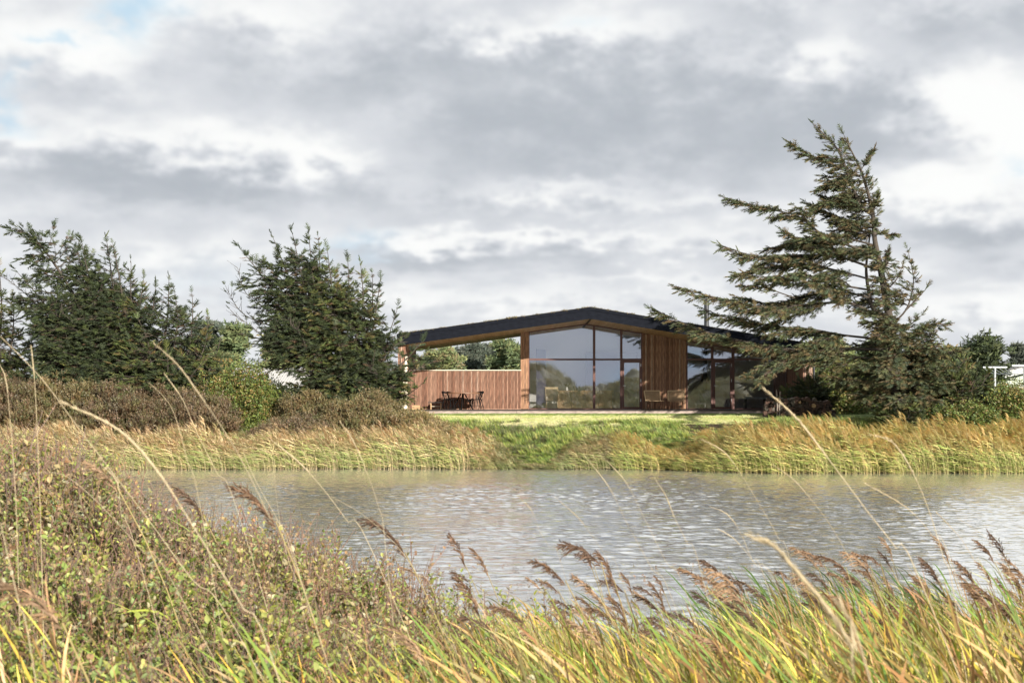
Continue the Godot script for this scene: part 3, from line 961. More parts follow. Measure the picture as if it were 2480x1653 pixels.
func build_neighbours() -> void:
	# shed with a corrugated roof, far left behind the trees
	var t := thing("garden_shed", "pale shed with a white corrugated roof glimpsed below the middle spruce", "shed", Vector3(-12.0, 1.9, -73.0))
	var white := mat("white_paint", lin(0.48, 0.49, 0.48), 0.7)
	part_box("wall", Vector3(-2.6, 0, -3.2), Vector3(1.7, 1.32, 0.0), mat("pale_wall", lin(0.38, 0.38, 0.35), 0.8), t)
	var mb := MB.new()
	for k in 70:
		var x0 := -2.8 + k * 0.066
		var up := 0.022 if k % 2 == 0 else 0.0
		var dn := 0.022 - up
		mb.quad(Vector3(x0, 1.36 + up, 0.28), Vector3(x0 + 0.066, 1.36 + dn, 0.28), Vector3(x0 + 0.066, 2.35 + dn, -3.3), Vector3(x0, 2.35 + up, -3.3), Color.WHITE)
	obj("roof", mb.build(), mat("fibre_cement", lin(0.33, 0.315, 0.30), 0.8), t)
	part_box("gutter", Vector3(-2.8, 1.20, 0.2), Vector3(1.82, 1.34, 0.3), white, t)
	# neighbour's house at the right edge
	t = thing("neighbour_house", "pale neighbouring house with a low grey gabled roof at the right edge", "house", Vector3(33.0, 1.9, -82.0))
	mb = MB.new()
	var wall_p := [Vector3(-7.0, 0, 0), Vector3(7.0, 0, 0), Vector3(7.0, 0, -9), Vector3(-7.0, 0, -9), Vector3(-7.0, 1.6, 0), Vector3(7.0, 1.6, 0), Vector3(7.0, 1.6, -9), Vector3(-7.0, 1.6, -9)]
	mb.hexa(wall_p, Color.WHITE)
	mb.tri(Vector3(-7, 1.6, 0), Vector3(0, 3.2, 0), Vector3(7, 1.6, 0), Color.WHITE)
	mb.tri(Vector3(-7, 1.6, -9), Vector3(7, 1.6, -9), Vector3(0, 3.2, -9), Color.WHITE)
	obj("wall", mb.build(), mat("pale_green_wall", lin(0.42, 0.46, 0.39), 0.8), t)
	mb = MB.new()
	for s in [-1, 1]:
		mb.hexa([Vector3(0, 3.3, 0.5), Vector3(s * 7.6, 1.56, 0.5), Vector3(s * 7.6, 1.56, -9.5), Vector3(0, 3.3, -9.5), Vector3(0, 3.42, 0.5), Vector3(s * 7.6, 1.68, 0.5), Vector3(s * 7.6, 1.68, -9.5), Vector3(0, 3.42, -9.5)], Color.WHITE)
	var roof := obj("roof", mb.build(), mat("grey_roof", lin(0.23, 0.215, 0.21), 0.85, noise_tex(0.04, 0.6, 1.0, 3, 256, 44), Vector3(0.5, 3, 0.5)), t)
	for s in [-1, 1]:
		mb = MB.new()
		mb.hexa([Vector3(0, 3.02, 0.505), Vector3(s * 7.6, 1.28, 0.505), Vector3(s * 7.6, 1.28, 0.56), Vector3(0, 3.02, 0.56), Vector3(0, 3.36, 0.505), Vector3(s * 7.6, 1.62, 0.505), Vector3(s * 7.6, 1.62, 0.56), Vector3(0, 3.36, 0.56)], Color.WHITE)
		obj("barge_board", mb.build(), white, t)
	for wx in [-4.6, -2.4]:
		var w := part_box("window", Vector3(wx - 0.6, 0.25, 0.005), Vector3(wx + 0.6, 1.35, 0.05), white, t)
		part_box("pane", Vector3(wx - 0.5, 0.35, 0.052), Vector3(wx + 0.5, 1.25, 0.06), mat("dark_window", lin(0.04, 0.05, 0.06), 0.1), w)
	mb = MB.new()
	mb.tube([Vector3(-7.35, 1.6, -1.2), Vector3(-7.3, 2.75, -1.2)], [0.16, 0.15], 14)
	var pipe := obj("flue_pipe", mb.build(), mat("blue_grey_pipe", lin(0.06, 0.062, 0.08), 0.6), t)
	mb = MB.new()
	mb.tube([Vector3(-7.3, 2.75, -1.2), Vector3(-7.3, 2.95, -1.2), Vector3(-7.37, 3.13, -1.2)], [0.15, 0.13, 0.03], 12)
	obj("cowl", mb.build(), white, pipe)
	# clothes line
	t = thing("clothes_line", "white clothes line strung between two T-shaped posts by the neighbouring house", "clothes line", Vector3(20.9, 1.9, -61.5))
	var galv := mat("galvanised_white", lin(0.42, 0.44, 0.45), 0.5)
	for q in [[0.0, 0.0, 2.0], [0.55, 2.0, 2.02]]:
		mb = MB.new()
		mb.tube([Vector3(q[0], 0, q[1]), Vector3(q[0], q[2], q[1])], [0.045, 0.045], 10)
		obj("post", mb.build(), galv, t)
		mb = MB.new()
		mb.tube([Vector3(q[0] - 0.52, q[2] + 0.03, q[1]), Vector3(q[0] + 0.52, q[2] + 0.03, q[1])], [0.04, 0.04], 10)
		obj("cross_bar", mb.build(), galv, t)
	for k in 5:
		var p := PackedVector3Array()
		var r := PackedFloat32Array()
		for j in 9:
			var u := j / 8.0
			p.append(Vector3(-0.45 + k * 0.22, 2.0, 0).lerp(Vector3(0.1 + k * 0.22, 2.02, 2.0), u) - Vector3(0, 0.28 * 4.0 * u * (1.0 - u) + 0.02, 0))
			r.append(0.009)
		mb = MB.new()
		mb.tube(p, r, 5)
		obj("line", mb.build(), galv, t)

# ------------------------------------------------------------------ small plant meshes
func turf_tuft_mesh() -> ArrayMesh:
	var mb := MB.new()
	for k in 9:
		var a := rng.randf() * TAU
		var o := Vector3(jit(0.05), 0, jit(0.05))
		mb.blade(o, Vector3(cos(a) * 0.5, 1, sin(a) * 0.5).normalized(), Vector3(-sin(a), 0, cos(a)), rng.randf_range(0.05, 0.13), 0.022, Vector3(jit(0.04) - 0.02, -0.02, jit(0.04)), Color(0.8, 0.8, 0.8), Color.WHITE, 2)
	return mb.build()

func spray_mesh() -> ArrayMesh:     # a spruce twig with side shoots, one unit long along +x
	var mb := MB.new()
	var shoots := [[Vector3.ZERO, Vector3(1, 0.02, 0), 1.0, 0.095]]
	for k in 4:
		var x := 0.05 + 0.2 * k
		for s in [-1, 1]:
			shoots.append([Vector3(x + jit(0.03), 0, 0), Vector3(0.72, jit(0.25) + 0.06, s * 0.72).normalized(), (0.56 - 0.09 * k) * rng.randf_range(0.7, 1.25), 0.082])
	for q in shoots:
		var a: Vector3 = q[0]
		var dir: Vector3 = q[1]
		var s1 := dir.cross(Vector3.UP).normalized()
		var u1 := s1.cross(dir).normalized()
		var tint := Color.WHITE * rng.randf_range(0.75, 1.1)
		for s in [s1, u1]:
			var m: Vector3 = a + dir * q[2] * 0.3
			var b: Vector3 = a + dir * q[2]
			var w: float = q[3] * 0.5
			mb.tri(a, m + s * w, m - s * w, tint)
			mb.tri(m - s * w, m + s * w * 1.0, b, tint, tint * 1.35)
	return mb.build()

func pine_tuft_mesh() -> ArrayMesh:   # for far crowns: a loose tuft of needle sprays
	var mb := MB.new()
	for k in 18:
		var dir := Vector3(jit(1), jit(0.8) + 0.35, jit(1)).normalized()
		var s := dir.cross(Vector3(jit(1), 0.3, jit(1))).normalized()
		var a := Vector3(jit(0.25), jit(0.2), jit(0.25))
		var l := rng.randf_range(0.3, 0.6)
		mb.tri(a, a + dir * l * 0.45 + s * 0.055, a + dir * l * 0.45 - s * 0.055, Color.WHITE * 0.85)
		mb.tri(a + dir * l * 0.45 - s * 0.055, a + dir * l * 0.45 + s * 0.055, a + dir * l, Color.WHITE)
	return mb.build()

func leaf_cluster_mesh(count: int, size: float, spread: float) -> ArrayMesh:
	var mb := MB.new()
	for k in count:
		var o := Vector3(jit(spread), jit(spread), jit(spread))
		var dir := Vector3(jit(1), jit(0.7) + 0.5, jit(1)).normalized()
		var s := dir.cross(Vector3(jit(1), 1, jit(1))).normalized()
		var l := size * rng.randf_range(0.7, 1.3)
		var tint := Color(rng.randf_range(0.8, 1.25), 1, rng.randf_range(0.7, 1.1)) * rng.randf_range(0.75, 1.15)
		leaf(mb, o, dir, s, l, l * 0.55, tint)
	return mb.build()

func leaf(mb: MB, o: Vector3, dir: Vector3, s: Vector3, l: float, w: float, tint: Color) -> void:   # folded along its midrib
	var up := s.cross(dir).normalized() * w * 0.18
	var a := o + dir * l * 0.35
	var b := o + dir * l * 0.72
	var e := o + dir * l
	for k in [-1.0, 1.0]:
		var p1: Vector3 = a + s * k * w * 0.5 + up
		var p2: Vector3 = b + s * k * w * 0.36 + up
		mb.tri(o, p1, a, tint)
		mb.quad(a, p1, p2, b, tint)
		mb.tri(b, p2, e, tint)

func scrub_tuft_mesh(h: float, leaves: int) -> ArrayMesh:   # upright twigs with small leaves
	var mb := MB.new()
	for k in 9:
		var a := rng.randf() * TAU
		var dir := Vector3(cos(a) * rng.randf_range(0.1, 0.5) - 0.15, 1, sin(a) * rng.randf_range(0.1, 0.5)).normalized()
		var l := h * rng.randf_range(0.6, 1.1)
		var base := Vector3(jit(0.12), 0, jit(0.12))
		var s := Vector3(cos(a + 1.3), 0, sin(a + 1.3))
		mb.tri(base - s * 0.006, base + s * 0.006, base + dir * l, Color(0.8, 0.55, 0.45) * 0.7)
		for j in leaves:
			var t := rng.randf_range(0.35, 1.0)
			var o := base + dir * l * t
			var ld := (dir + Vector3(jit(0.9), jit(0.3), jit(0.9))).normalized()
			var ls := ld.cross(Vector3(jit(1), 0.5, jit(1))).normalized()
			var w := 0.016
			var ll := rng.randf_range(0.05, 0.09)
			var tint := Color(rng.randf_range(0.85, 1.2), 1, rng.randf_range(0.8, 1.1)) * rng.randf_range(0.7, 1.2)
			mb.tri(o, o + ld * ll * 0.5 + ls * w, o + ld * ll * 0.5 - ls * w, tint)
			mb.tri(o + ld * ll * 0.5 - ls * w, o + ld * ll * 0.5 + ls * w, o + ld * ll, tint)
	return mb.build()

func grass_clump_mesh(count: int, h: float, w: float, r: float, lean: float) -> ArrayMesh:
	var mb := MB.new()
	for k in count:
		var a := rng.randf() * TAU
		var o := Vector3(jit(r), 0, jit(r))
		var l := h * rng.randf_range(0.55, 1.1)
		var dir := Vector3(cos(a) * 0.28 - lean * 0.4, 1, sin(a) * 0.28).normalized()
		var tint := Color(rng.randf_range(0.85, 1.25), 1, rng.randf_range(0.8, 1.1)) * rng.randf_range(0.75, 1.15)
		mb.blade(o, dir, Vector3(-sin(a), 0, cos(a)), l, w, Vector3(-lean * l * rng.randf_range(0.3, 0.9) + jit(0.15) * l, -0.18 * l, jit(0.25) * l), tint * 0.85, tint, 3)
	return mb.build()

func far_reed_mesh(count: int) -> ArrayMesh:    # a clump of reeds about 1.4 m tall with plumes, bent by the wind
	var mb := MB.new()
	for k in count:
		var o := Vector3(jit(0.22), 0, jit(0.22))
		var l := rng.randf_range(1.0, 1.5)
		var lean := rng.randf_range(0.02, 0.36)
		var stem := Color(0.30, 0.25, 0.15) * rng.randf_range(0.6, 1.1)
		var s := Vector3(jit(0.4), 0, 1).normalized() if k % 2 else Vector3(1, 0, jit(0.4)).normalized()
		var bend := Vector3(-lean * l * 0.7, -0.08 * l, jit(0.15))
		var pts := []
		for j in 5:
			var t := j / 4.0
			pts.append(o + Vector3(jit(0.01), l * t, 0) + bend * t * t)
		for j in 4:
			var w := 0.006
			mb.quad(pts[j] - s * w, pts[j + 1] - s * w * 0.7, pts[j + 1] + s * w * 0.7, pts[j] + s * w, stem)
		for j in 7:
			var t := rng.randf_range(0.05, 0.85)
			var p: Vector3 = o + Vector3(0, l * t, 0) + bend * t * t
			var c := Color(0.27, 0.31, 0.11) if rng.randf() < 0.88 - 0.45 * t else Color(0.58, 0.49, 0.27)
			c = c * rng.randf_range(0.7, 1.15)
			mb.blade(p, Vector3(-0.35 + jit(0.9), 0.75, jit(0.9)).normalized(), Vector3(jit(0.9), 0.4, jit(1)).normalized(), rng.randf_range(0.18, 0.42), 0.024, Vector3(-0.14, -0.10, jit(0.06)), c, c * 1.1, 2)
		if rng.randf() < 0.92:
			var tip: Vector3 = pts[4]
			var dirp := (pts[4] - pts[3]).normalized() as Vector3
			for j in 4:
				var pc := Color(0.68, 0.55, 0.36).lerp(Color(0.46, 0.35, 0.22), rng.randf())
				mb.blade(tip - dirp * 0.05 * j, (dirp + Vector3(-0.25, jit(0.2), jit(0.35))).normalized(), Vector3(jit(0.6), 0.3, 1).normalized(), rng.randf_range(0.14, 0.24), 0.035, Vector3(-0.06, -0.05, 0), pc, pc, 2)
	return mb.build()

# ------------------------------------------------------------------ trees
var spray_meshes := []
var pine_tufts := []

func curve_pts(list: Array, step: float) -> PackedVector3Array:
	var c := Curve3D.new()
	c.bake_interval = step
	for i in list.size():
		var a: Vector3 = list[maxi(i - 1, 0)]
		var b: Vector3 = list[mini(i + 1, list.size() - 1)]
		var tan: Vector3 = (b - a) / 6.0
		c.add_point(list[i], -tan, tan)
	return c.get_baked_points()

func limb_tube(mb: MB, p: PackedVector3Array, r0: float, r1: float, sides := 6) -> void:
	var r := PackedFloat32Array()
	for i in p.size(): r.append(lerpf(r0, r1, pow(float(i) / maxf(1.0, p.size() - 1), 0.8)))
	mb.tube(p, r, sides)

# sprays along a twig that starts at a and runs along dir
func twig(wood: MB, list: Array, a: Vector3, dir: Vector3, length: float, droop: float, tones: Array, size: float, density := 1.0) -> void:
	var n := maxi(2, int(length / 0.14))
	var p := PackedVector3Array()
	for i in n + 1:
		var t := float(i) / n
		p.append(a + dir * length * t + Vector3(WIND.x * 0.10 * length * t * t, -droop * length * t * t + 0.10 * length * t * t * t, 0))
	if length > 0.25:
		wood.tube(PackedVector3Array([p[0], p[n / 2], p[n]]), PackedFloat32Array([0.011 + 0.008 * length, 0.009, 0.004]), 3)
	for i in range(1, n + 1):
		if rng.randf() > density: continue
		var t := (p[i] - p[i - 1]).normalized()
		for rep in (2 if rng.randf() < 0.45 else 1):
			var d := t
			if i < n or rep == 1: d = (t + Vector3(jit(0.75), jit(0.55) + 0.05, jit(0.75))).normalized()
			var q := Basis.looking_at(d, Vector3(jit(0.5), 1, jit(0.5)).normalized()) * Basis(Vector3.UP, PI / 2)
			var s := size * rng.randf_range(0.8, 1.45)
			var which: Copies3D = list[rng.randi() % list.size()]
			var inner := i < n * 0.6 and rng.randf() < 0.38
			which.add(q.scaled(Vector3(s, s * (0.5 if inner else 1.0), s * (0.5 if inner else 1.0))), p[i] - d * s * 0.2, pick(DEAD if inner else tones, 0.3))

# a limb given by its course, with twigs to both sides that hang and trail down-wind
func limb(wood: MB, list: Array, p: PackedVector3Array, from: float, twig_len: float, tones: Array, size: float, droop: float, density := 1.0) -> void:
	var n := p.size()
	for i in range(int(n * from), n):
		var t := float(i) / n
		var tan := (p[mini(i + 1, n - 1)] - p[maxi(i - 1, 0)]).normalized()
		var side := tan.cross(Vector3.UP).normalized()
		for s in [-1.0, 1.0]:
			if rng.randf() > density: continue
			var dir: Vector3 = (tan * rng.randf_range(0.5, 1.1) + side * s * rng.randf_range(0.3, 1.0) + Vector3(-0.15, jit(0.5) - droop, 0)).normalized()
			twig(wood, list, p[i], dir, twig_len * rng.randf_range(0.5, 1.15) * (1.0 - 0.55 * t), 0.25, tones, size)
	twig(wood, list, p[n - 1], (p[n - 1] - p[n - 2]).normalized(), twig_len * 0.5, 0.05, tones, size)

# an upright or leaning leader with whorls of branches that shorten towards its tip
func leader(wood: MB, list: Array, p: PackedVector3Array, longest: float, tones: Array, size: float, below := 0.0, slope := 0.42, sweep := 0.3, density := 1.0) -> void:
	var n := p.size()
	var total := 0.0
	for i in n - 1: total += p[i].distance_to(p[i + 1])
	var left := total
	for i in n - 1:
		var t := float(i) / n
		left -= p[i].distance_to(p[i + 1])
		if t < below: continue
		var tan := (p[i + 1] - p[i]).normalized()
		var reach := minf(longest, 0.10 + slope * left)
		var k := 3 if reach > 0.5 else 2
		for j in k:
			var a := rng.randf() * TAU
			var out := Vector3(cos(a), 0, sin(a))
			out = (out - tan * out.dot(tan)).normalized()
			var l := reach * rng.randf_range(0.55, 1.1) * (1.0 - sweep * out.x * 0.5)
			var up := lerpf(0.85, 0.12, minf(1.0, left / 2.2))
			var dir := (out + tan * up + WIND * sweep * 0.6).normalized()
			if l < 0.55:
				twig(wood, list, p[i], dir, l, 0.0, tones, size, density)
			else:
				var q := PackedVector3Array()
				var m := maxi(3, int(l / 0.28))
				for e in m + 1:
					var u := float(e) / m
					q.append(p[i] + dir * l * u + Vector3(WIND.x * 0.12 * l * u * u, l * (-0.16 * u + 0.22 * u * u), 0))
				wood.tube(q, taper(q.size(), 0.012 + 0.012 * l, 0.005), 4)
				limb(wood, list, q, 0.25, 0.30 + 0.28 * l, tones, size, 0.12, density)
	twig(wood, list, p[n - 1], (p[n - 1] - p[n - 2]).normalized(), 0.3, 0.0, tones, size)

func taper(n: int, a: float, b: float) -> PackedFloat32Array:
	var r := PackedFloat32Array()
	for i in n: r.append(lerpf(a, b, float(i) / (n - 1)))
	return r

func tree_begin(called: String, label: String, at: Vector3, group := "") -> Node3D:
	return thing(called, label, "tree", at, group)

func tree_end(t: Node3D, wood: MB, list: Array) -> void:
	var w := obj("branches", wood.build(), bark_mat, t)
	w.set_meta("kind", "stuff")
	for k in list.size():
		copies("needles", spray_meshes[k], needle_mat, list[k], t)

func v3(list: Array, sx := 1.0) -> Array:   # triples
	var out := []
	for k in range(0, list.size(), 3): out.append(Vector3(list[k] * sx, list[k + 1], list[k + 2]))
	return out

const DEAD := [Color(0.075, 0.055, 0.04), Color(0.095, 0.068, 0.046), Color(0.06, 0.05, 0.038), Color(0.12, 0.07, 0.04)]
const DARK_GREEN := [Color(0.036, 0.050, 0.019), Color(0.047, 0.065, 0.021), Color(0.029, 0.042, 0.019), Color(0.058, 0.071, 0.022), Color(0.041, 0.054, 0.026)]
const HERO_TONES := [Color(0.094, 0.103, 0.046), Color(0.114, 0.111, 0.048), Color(0.074, 0.092, 0.048), Color(0.134, 0.106, 0.050), Color(0.148, 0.106, 0.050), Color(0.104, 0.121, 0.050), Color(0.079, 0.106, 0.060)]
const LIGHTER_GREEN := [Color(0.089, 0.114, 0.030), Color(0.074, 0.098, 0.029), Color(0.111, 0.118, 0.033), Color(0.064, 0.084, 0.029), Color(0.127, 0.098, 0.036)]  # lighter needle greens, mixed in among the darker ones

const HERO_TRUNKS := [[0.06, 0.09, 0.0, 0.1, 2.3, 0.0, -0.14, 4.12, 0.0, -0.38, 5.47, 0.0, -0.57, 6.5, 0.0, -0.73, 7.29, 0.0, -0.77, 7.92, 0.0, -0.87, 8.63, 0.0, -1.09, 9.46, 0.0, -1.31, 10.1, 0.0, -1.68, 10.85, 0.0, -1.92, 11.36, 0.0],
	[-0.85, 8.39, 0.0, -1.33, 8.59, 0.05, -1.56, 9.19, 0.1, -1.96, 10.21, 0.15, -2.24, 10.81, 0.2, -2.67, 11.28, 0.25, -3.03, 11.62, 0.3],
	[-0.2, 4.12, 0.0, -0.77, 4.6, -0.08, -0.95, 5.39, -0.16, -1.01, 6.18, -0.24, -0.89, 7.13, -0.32, -0.79, 7.76, -0.4]]
const HERO_LIMBS := [[0.06, 0.25, 0.55, 0.15, [-0.73, 6.73, 0.0, -2.67, 7.37, 0.23, -3.86, 8.16, 0.45, -5.44, 8.47, 0.68, -6.53, 8.76, 0.9]],
	[0.06, 0.2, 0.6, 0.2, [-0.61, 6.1, 0.0, -2.27, 6.65, -0.2, -4.01, 6.61, -0.4, -5.44, 6.73, -0.6, -6.53, 7.11, -0.8]],
	[0.05, 0.2, 0.55, 0.2, [-0.49, 5.23, 0.0, -2.27, 5.51, 0.3, -3.62, 5.86, 0.6, -4.73, 5.71, 0.9, -6.11, 5.82, 1.2]],
	[0.075, 0.3, 0.65, 0.22, [-0.34, 4.04, 0.0, -0.85, 4.36, 0.14, -1.64, 4.72, 0.29, -2.43, 4.78, 0.43, -3.86, 4.66, 0.57, -5.44, 4.6, 0.71, -7.02, 4.91, 0.86, -8.43, 5.29, 1.0]],
	[0.08, 0.25, 0.75, 0.25, [-0.06, 2.94, 0.0, -1.48, 2.98, -0.1, -2.27, 2.98, -0.2, -4.25, 2.98, -0.3, -6.23, 3.37, -0.4, -7.81, 3.85, -0.5, -9.22, 4.5, -0.6]],
	[0.06, 0.2, 0.65, 0.25, [-0.1, 3.33, 0.0, -1.88, 3.53, -0.26, -3.07, 3.77, -0.52, -4.25, 3.89, -0.78, -6.23, 4.24, -1.04, -7.18, 4.6, -1.3]],
	[0.035, 0.25, 0.5, 0.2, [-0.02, 2.15, 0.0, -1.48, 2.3, 0.23, -3.46, 2.5, 0.45, -5.04, 2.38, 0.68, -5.75, 1.99, 0.9]],
	[0.035, 0.25, 0.5, 0.2, [-0.02, 2.46, 0.0, -1.88, 2.7, 0.42, -3.46, 2.78, 0.85, -4.65, 2.38, 1.27, -5.44, 1.67, 1.7]],
	[0.05, 0.15, 0.6, 0.2, [-0.42, 4.83, 0.0, -1.88, 5.23, -0.28, -3.46, 5.07, -0.55, -4.65, 4.83, -0.83, -5.75, 5.07, -1.1]],
	[0.03, 0.3, 0.35, 0.1, [-4.01, 4.95, 0.6, -4.73, 5.19, 0.67, -5.36, 5.43, 0.73, -5.99, 5.39, 0.8]],
	[0.045, 0.15, 0.5, 0.1, [-0.81, 8.24, 0.0, -1.88, 8.79, 0.17, -2.67, 8.79, 0.33, -3.38, 8.32, 0.5]],
	[0.045, 0.15, 0.55, 0.1, [-0.73, 7.76, 0.0, -1.8, 8.08, -0.2, -2.59, 8.47, -0.4, -3.07, 8.75, -0.6]],
	[0.05, 0.15, 0.6, 0.15, [-0.69, 7.05, 0.0, -2.27, 7.48, -0.3, -3.46, 7.29, -0.6, -4.73, 7.01, -0.9]],
	[0.045, 0.15, 0.6, 0.15, [-0.69, 6.5, 0.0, -1.88, 6.81, 0.07, -3.22, 7.05, 0.13, -4.17, 7.52, 0.2]],
	[0.045, 0.15, 0.55, 0.15, [-0.57, 5.63, 0.0, -2.27, 6.1, -0.07, -3.46, 6.34, -0.15, -5.12, 6.18, -0.22, -6.07, 5.94, -0.3]],
	[0.03, 0.2, 0.35, 0.1, [-1.09, 9.58, 0.0, -1.8, 9.66, 0.07, -2.43, 9.5, 0.13, -2.95, 9.26, 0.2]],
	[0.03, 0.2, 0.4, 0.1, [-2.0, 10.29, 0.2, -2.67, 10.49, 0.23, -3.22, 10.49, 0.27, -4.03, 10.99, 0.3]],
	[0.025, 0.2, 0.35, 0.1, [-0.85, 8.71, 0.0, -1.48, 9.03, -0.1, -2.12, 8.95, -0.2, -2.59, 9.03, -0.3]],
	[0.02, 0.2, 0.3, 0.0, [-1.25, 10.13, 0.0, -1.01, 10.37, 0.0, -0.81, 10.73, 0.0]],
	[0.02, 0.1, 0.3, 0.0, [-0.73, 7.45, 0.0, -0.46, 7.56, 0.0, -0.02, 7.48, 0.0]],
	[0.02, 0.1, 0.28, 0.0, [-0.77, 8.47, 0.0, -0.65, 8.79, 0.0, -0.61, 8.95, 0.0]],
	[0.02, 0.1, 0.3, 0.0, [-0.53, 6.34, 0.0, -0.3, 6.5, 0.0, -0.2, 6.73, 0.0]],
	[0.05, 0.15, 0.6, 0.05, [0.02, 2.86, 0.0, 0.89, 3.57, 0.13, 1.36, 3.89, 0.27, 1.78, 3.93, 0.4]],
	[0.05, 0.15, 0.6, 0.05, [0.1, 2.38, 0.0, 0.89, 2.78, -0.13, 1.52, 3.33, -0.27, 1.68, 3.57, -0.4]],
	[0.05, 0.15, 0.65, 0.1, [0.14, 1.91, 0.0, 1.05, 2.46, 0.3, 1.68, 2.78, 0.6, 2.15, 2.86, 0.9]],
	[0.05, 0.1, 0.6, 0.15, [0.1, 1.12, 0.0, -1.09, 1.67, 0.4, -1.88, 1.75, 0.8, -2.67, 1.83, 1.2]],
	[0.05, 0.1, 0.6, 0.1, [0.14, 1.12, 0.0, 0.89, 1.51, 0.5, 1.84, 1.59, 1.0]],
	[0.05, 0.1, 0.6, 0.1, [0.14, 0.8, 0.0, -0.69, 1.12, 0.4, -1.48, 1.12, 0.8]],
	[0.05, 0.1, 0.7, 0.1, [0.1, 1.67, 0.0, 0.73, 1.99, 0.65, 1.44, 2.15, 1.3]],
	[0.05, 0.1, 0.7, 0.1, [0.1, 2.54, 0.0, 0.57, 2.86, 0.6, 1.21, 3.09, 1.2]],
	[0.05, 0.1, 0.7, 0.1, [0.1, 0.96, 0.0, 0.41, 1.12, 0.75, 1.05, 0.96, 1.5]],
	[0.05, 0.1, 0.7, 0.1, [0.02, 3.09, 0.0, -0.3, 2.7, 0.85, -0.69, 2.22, 1.7]]]
const HERO_LEADERS := [[1.0, [-0.02, 3.96, 0.0, 0.49, 4.52, 0.05, 0.72, 5.23, 0.1, 0.75, 5.86, 0.15, 0.57, 6.65, 0.2]],
	[0.75, [0.49, 4.52, 0.0, 0.89, 4.91, 0.05, 1.17, 5.23, 0.1]],
	[0.7, [-0.38, 5.23, 0.0, 0.02, 5.63, 0.2, 0.18, 6.02, 0.4]],
	[0.8, [0.02, 3.33, 0.0, 0.49, 3.81, 0.25, 0.89, 4.2, 0.5]]]

func build_hero() -> void:
	var t := tree_begin("leaning_spruce", "tall ragged spruce bent leftwards by the wind in front of the house's right end", Vector3(15.08, 1.55, -56.2))
	var list := [Copies3D.new(), Copies3D.new(), Copies3D.new()]
	var wood := MB.new()
	var mb := MB.new()
	for k in HERO_TRUNKS.size():
		var p := curve_pts(v3(HERO_TRUNKS[k]), 0.2)
		limb_tube(mb, p, [0.27, 0.10, 0.12][k], 0.02, 9)
	obj("trunk", mb.build(), bark_mat, t)
	for q in HERO_LIMBS:
		var p := curve_pts(v3(q[4]), 0.135)
		mb = MB.new()
		limb_tube(mb, p, q[0], 0.012, 6)
		obj("limb", mb.build(), bark_mat, t)
		limb(wood, list, p, q[1], q[2] * 1.15, HERO_TONES, 0.30, q[3])
		if q[0] < 0.04: continue
		var run: float = p[0].distance_to(p[p.size() - 1])
		for j in 5:
			var u := 0.18 + 0.13 * j
			var i0 := int(u * p.size())
			var tan := (p[i0 + 1] - p[i0]).normalized()
			var side := tan.cross(Vector3.UP).normalized() * (1.0 if j % 2 else -1.0)
			var dir := (tan * 0.9 + side * rng.randf_range(0.5, 1.0) + Vector3(0, jit(0.22) - 0.04, 0)).normalized()
			var l := run * rng.randf_range(0.24, 0.36) * (1.15 - u)
			var sub := curve_pts([p[i0], p[i0] + dir * l * 0.5, p[i0] + dir * l + Vector3(-0.12 * l, -0.07 * l, 0)], 0.15)
			limb_tube(wood, sub, 0.022, 0.006, 4)
			limb(wood, list, sub, 0.15, q[2] * 0.8, HERO_TONES, 0.29, q[3])
	for q in HERO_LEADERS:
		var p := curve_pts(v3(q[1]), 0.26)
		mb = MB.new()
		limb_tube(mb, p, 0.05, 0.012, 6)
		obj("limb", mb.build(), bark_mat, t)
		leader(wood, list, p, q[0], HERO_TONES, 0.29, 0.25, 0.35, 0.5)
	for k in 2:
		var top := curve_pts(v3(HERO_TRUNKS[k]), 0.15)
		top = top.slice(int(top.size() * (0.62 if k == 0 else 0.15)))
		leader(wood, list, top, 0.66, HERO_TONES, 0.28, 0.0, 0.28, 0.7, 0.75)
	# limbs that come towards the viewer and away from him, swept down-wind
	var main := curve_pts(v3(HERO_TRUNKS[0]), 0.2)
	for i in range(int(main.size() * 0.09), int(main.size() * 0.80)):
		var u := float(i) / main.size()
		if rng.randf() < 1.3 - 1.5 * u: 
			var z := 1.0 if rng.randf() < 0.5 else -1.0
			var l := rng.randf_range(1.2, 2.4) * (1.15 - 0.85 * u)
			var dir := Vector3(rng.randf_range(-0.9, 0.35), rng.randf_range(-0.1, 0.35), z).normalized()
			var q := []
			for e in 5:
				var w := e / 4.0
				q.append(main[i] + dir * l * w + Vector3(-0.35 * l * w * w, -0.08 * l * w * w, 0))
			var p := curve_pts(q, 0.17)
			limb_tube(wood, p, 0.03, 0.008, 5)
			limb(wood, list, p, 0.2, 0.7, HERO_TONES, 0.29, 0.12, 0.8)
	tree_end(t, wood, list)

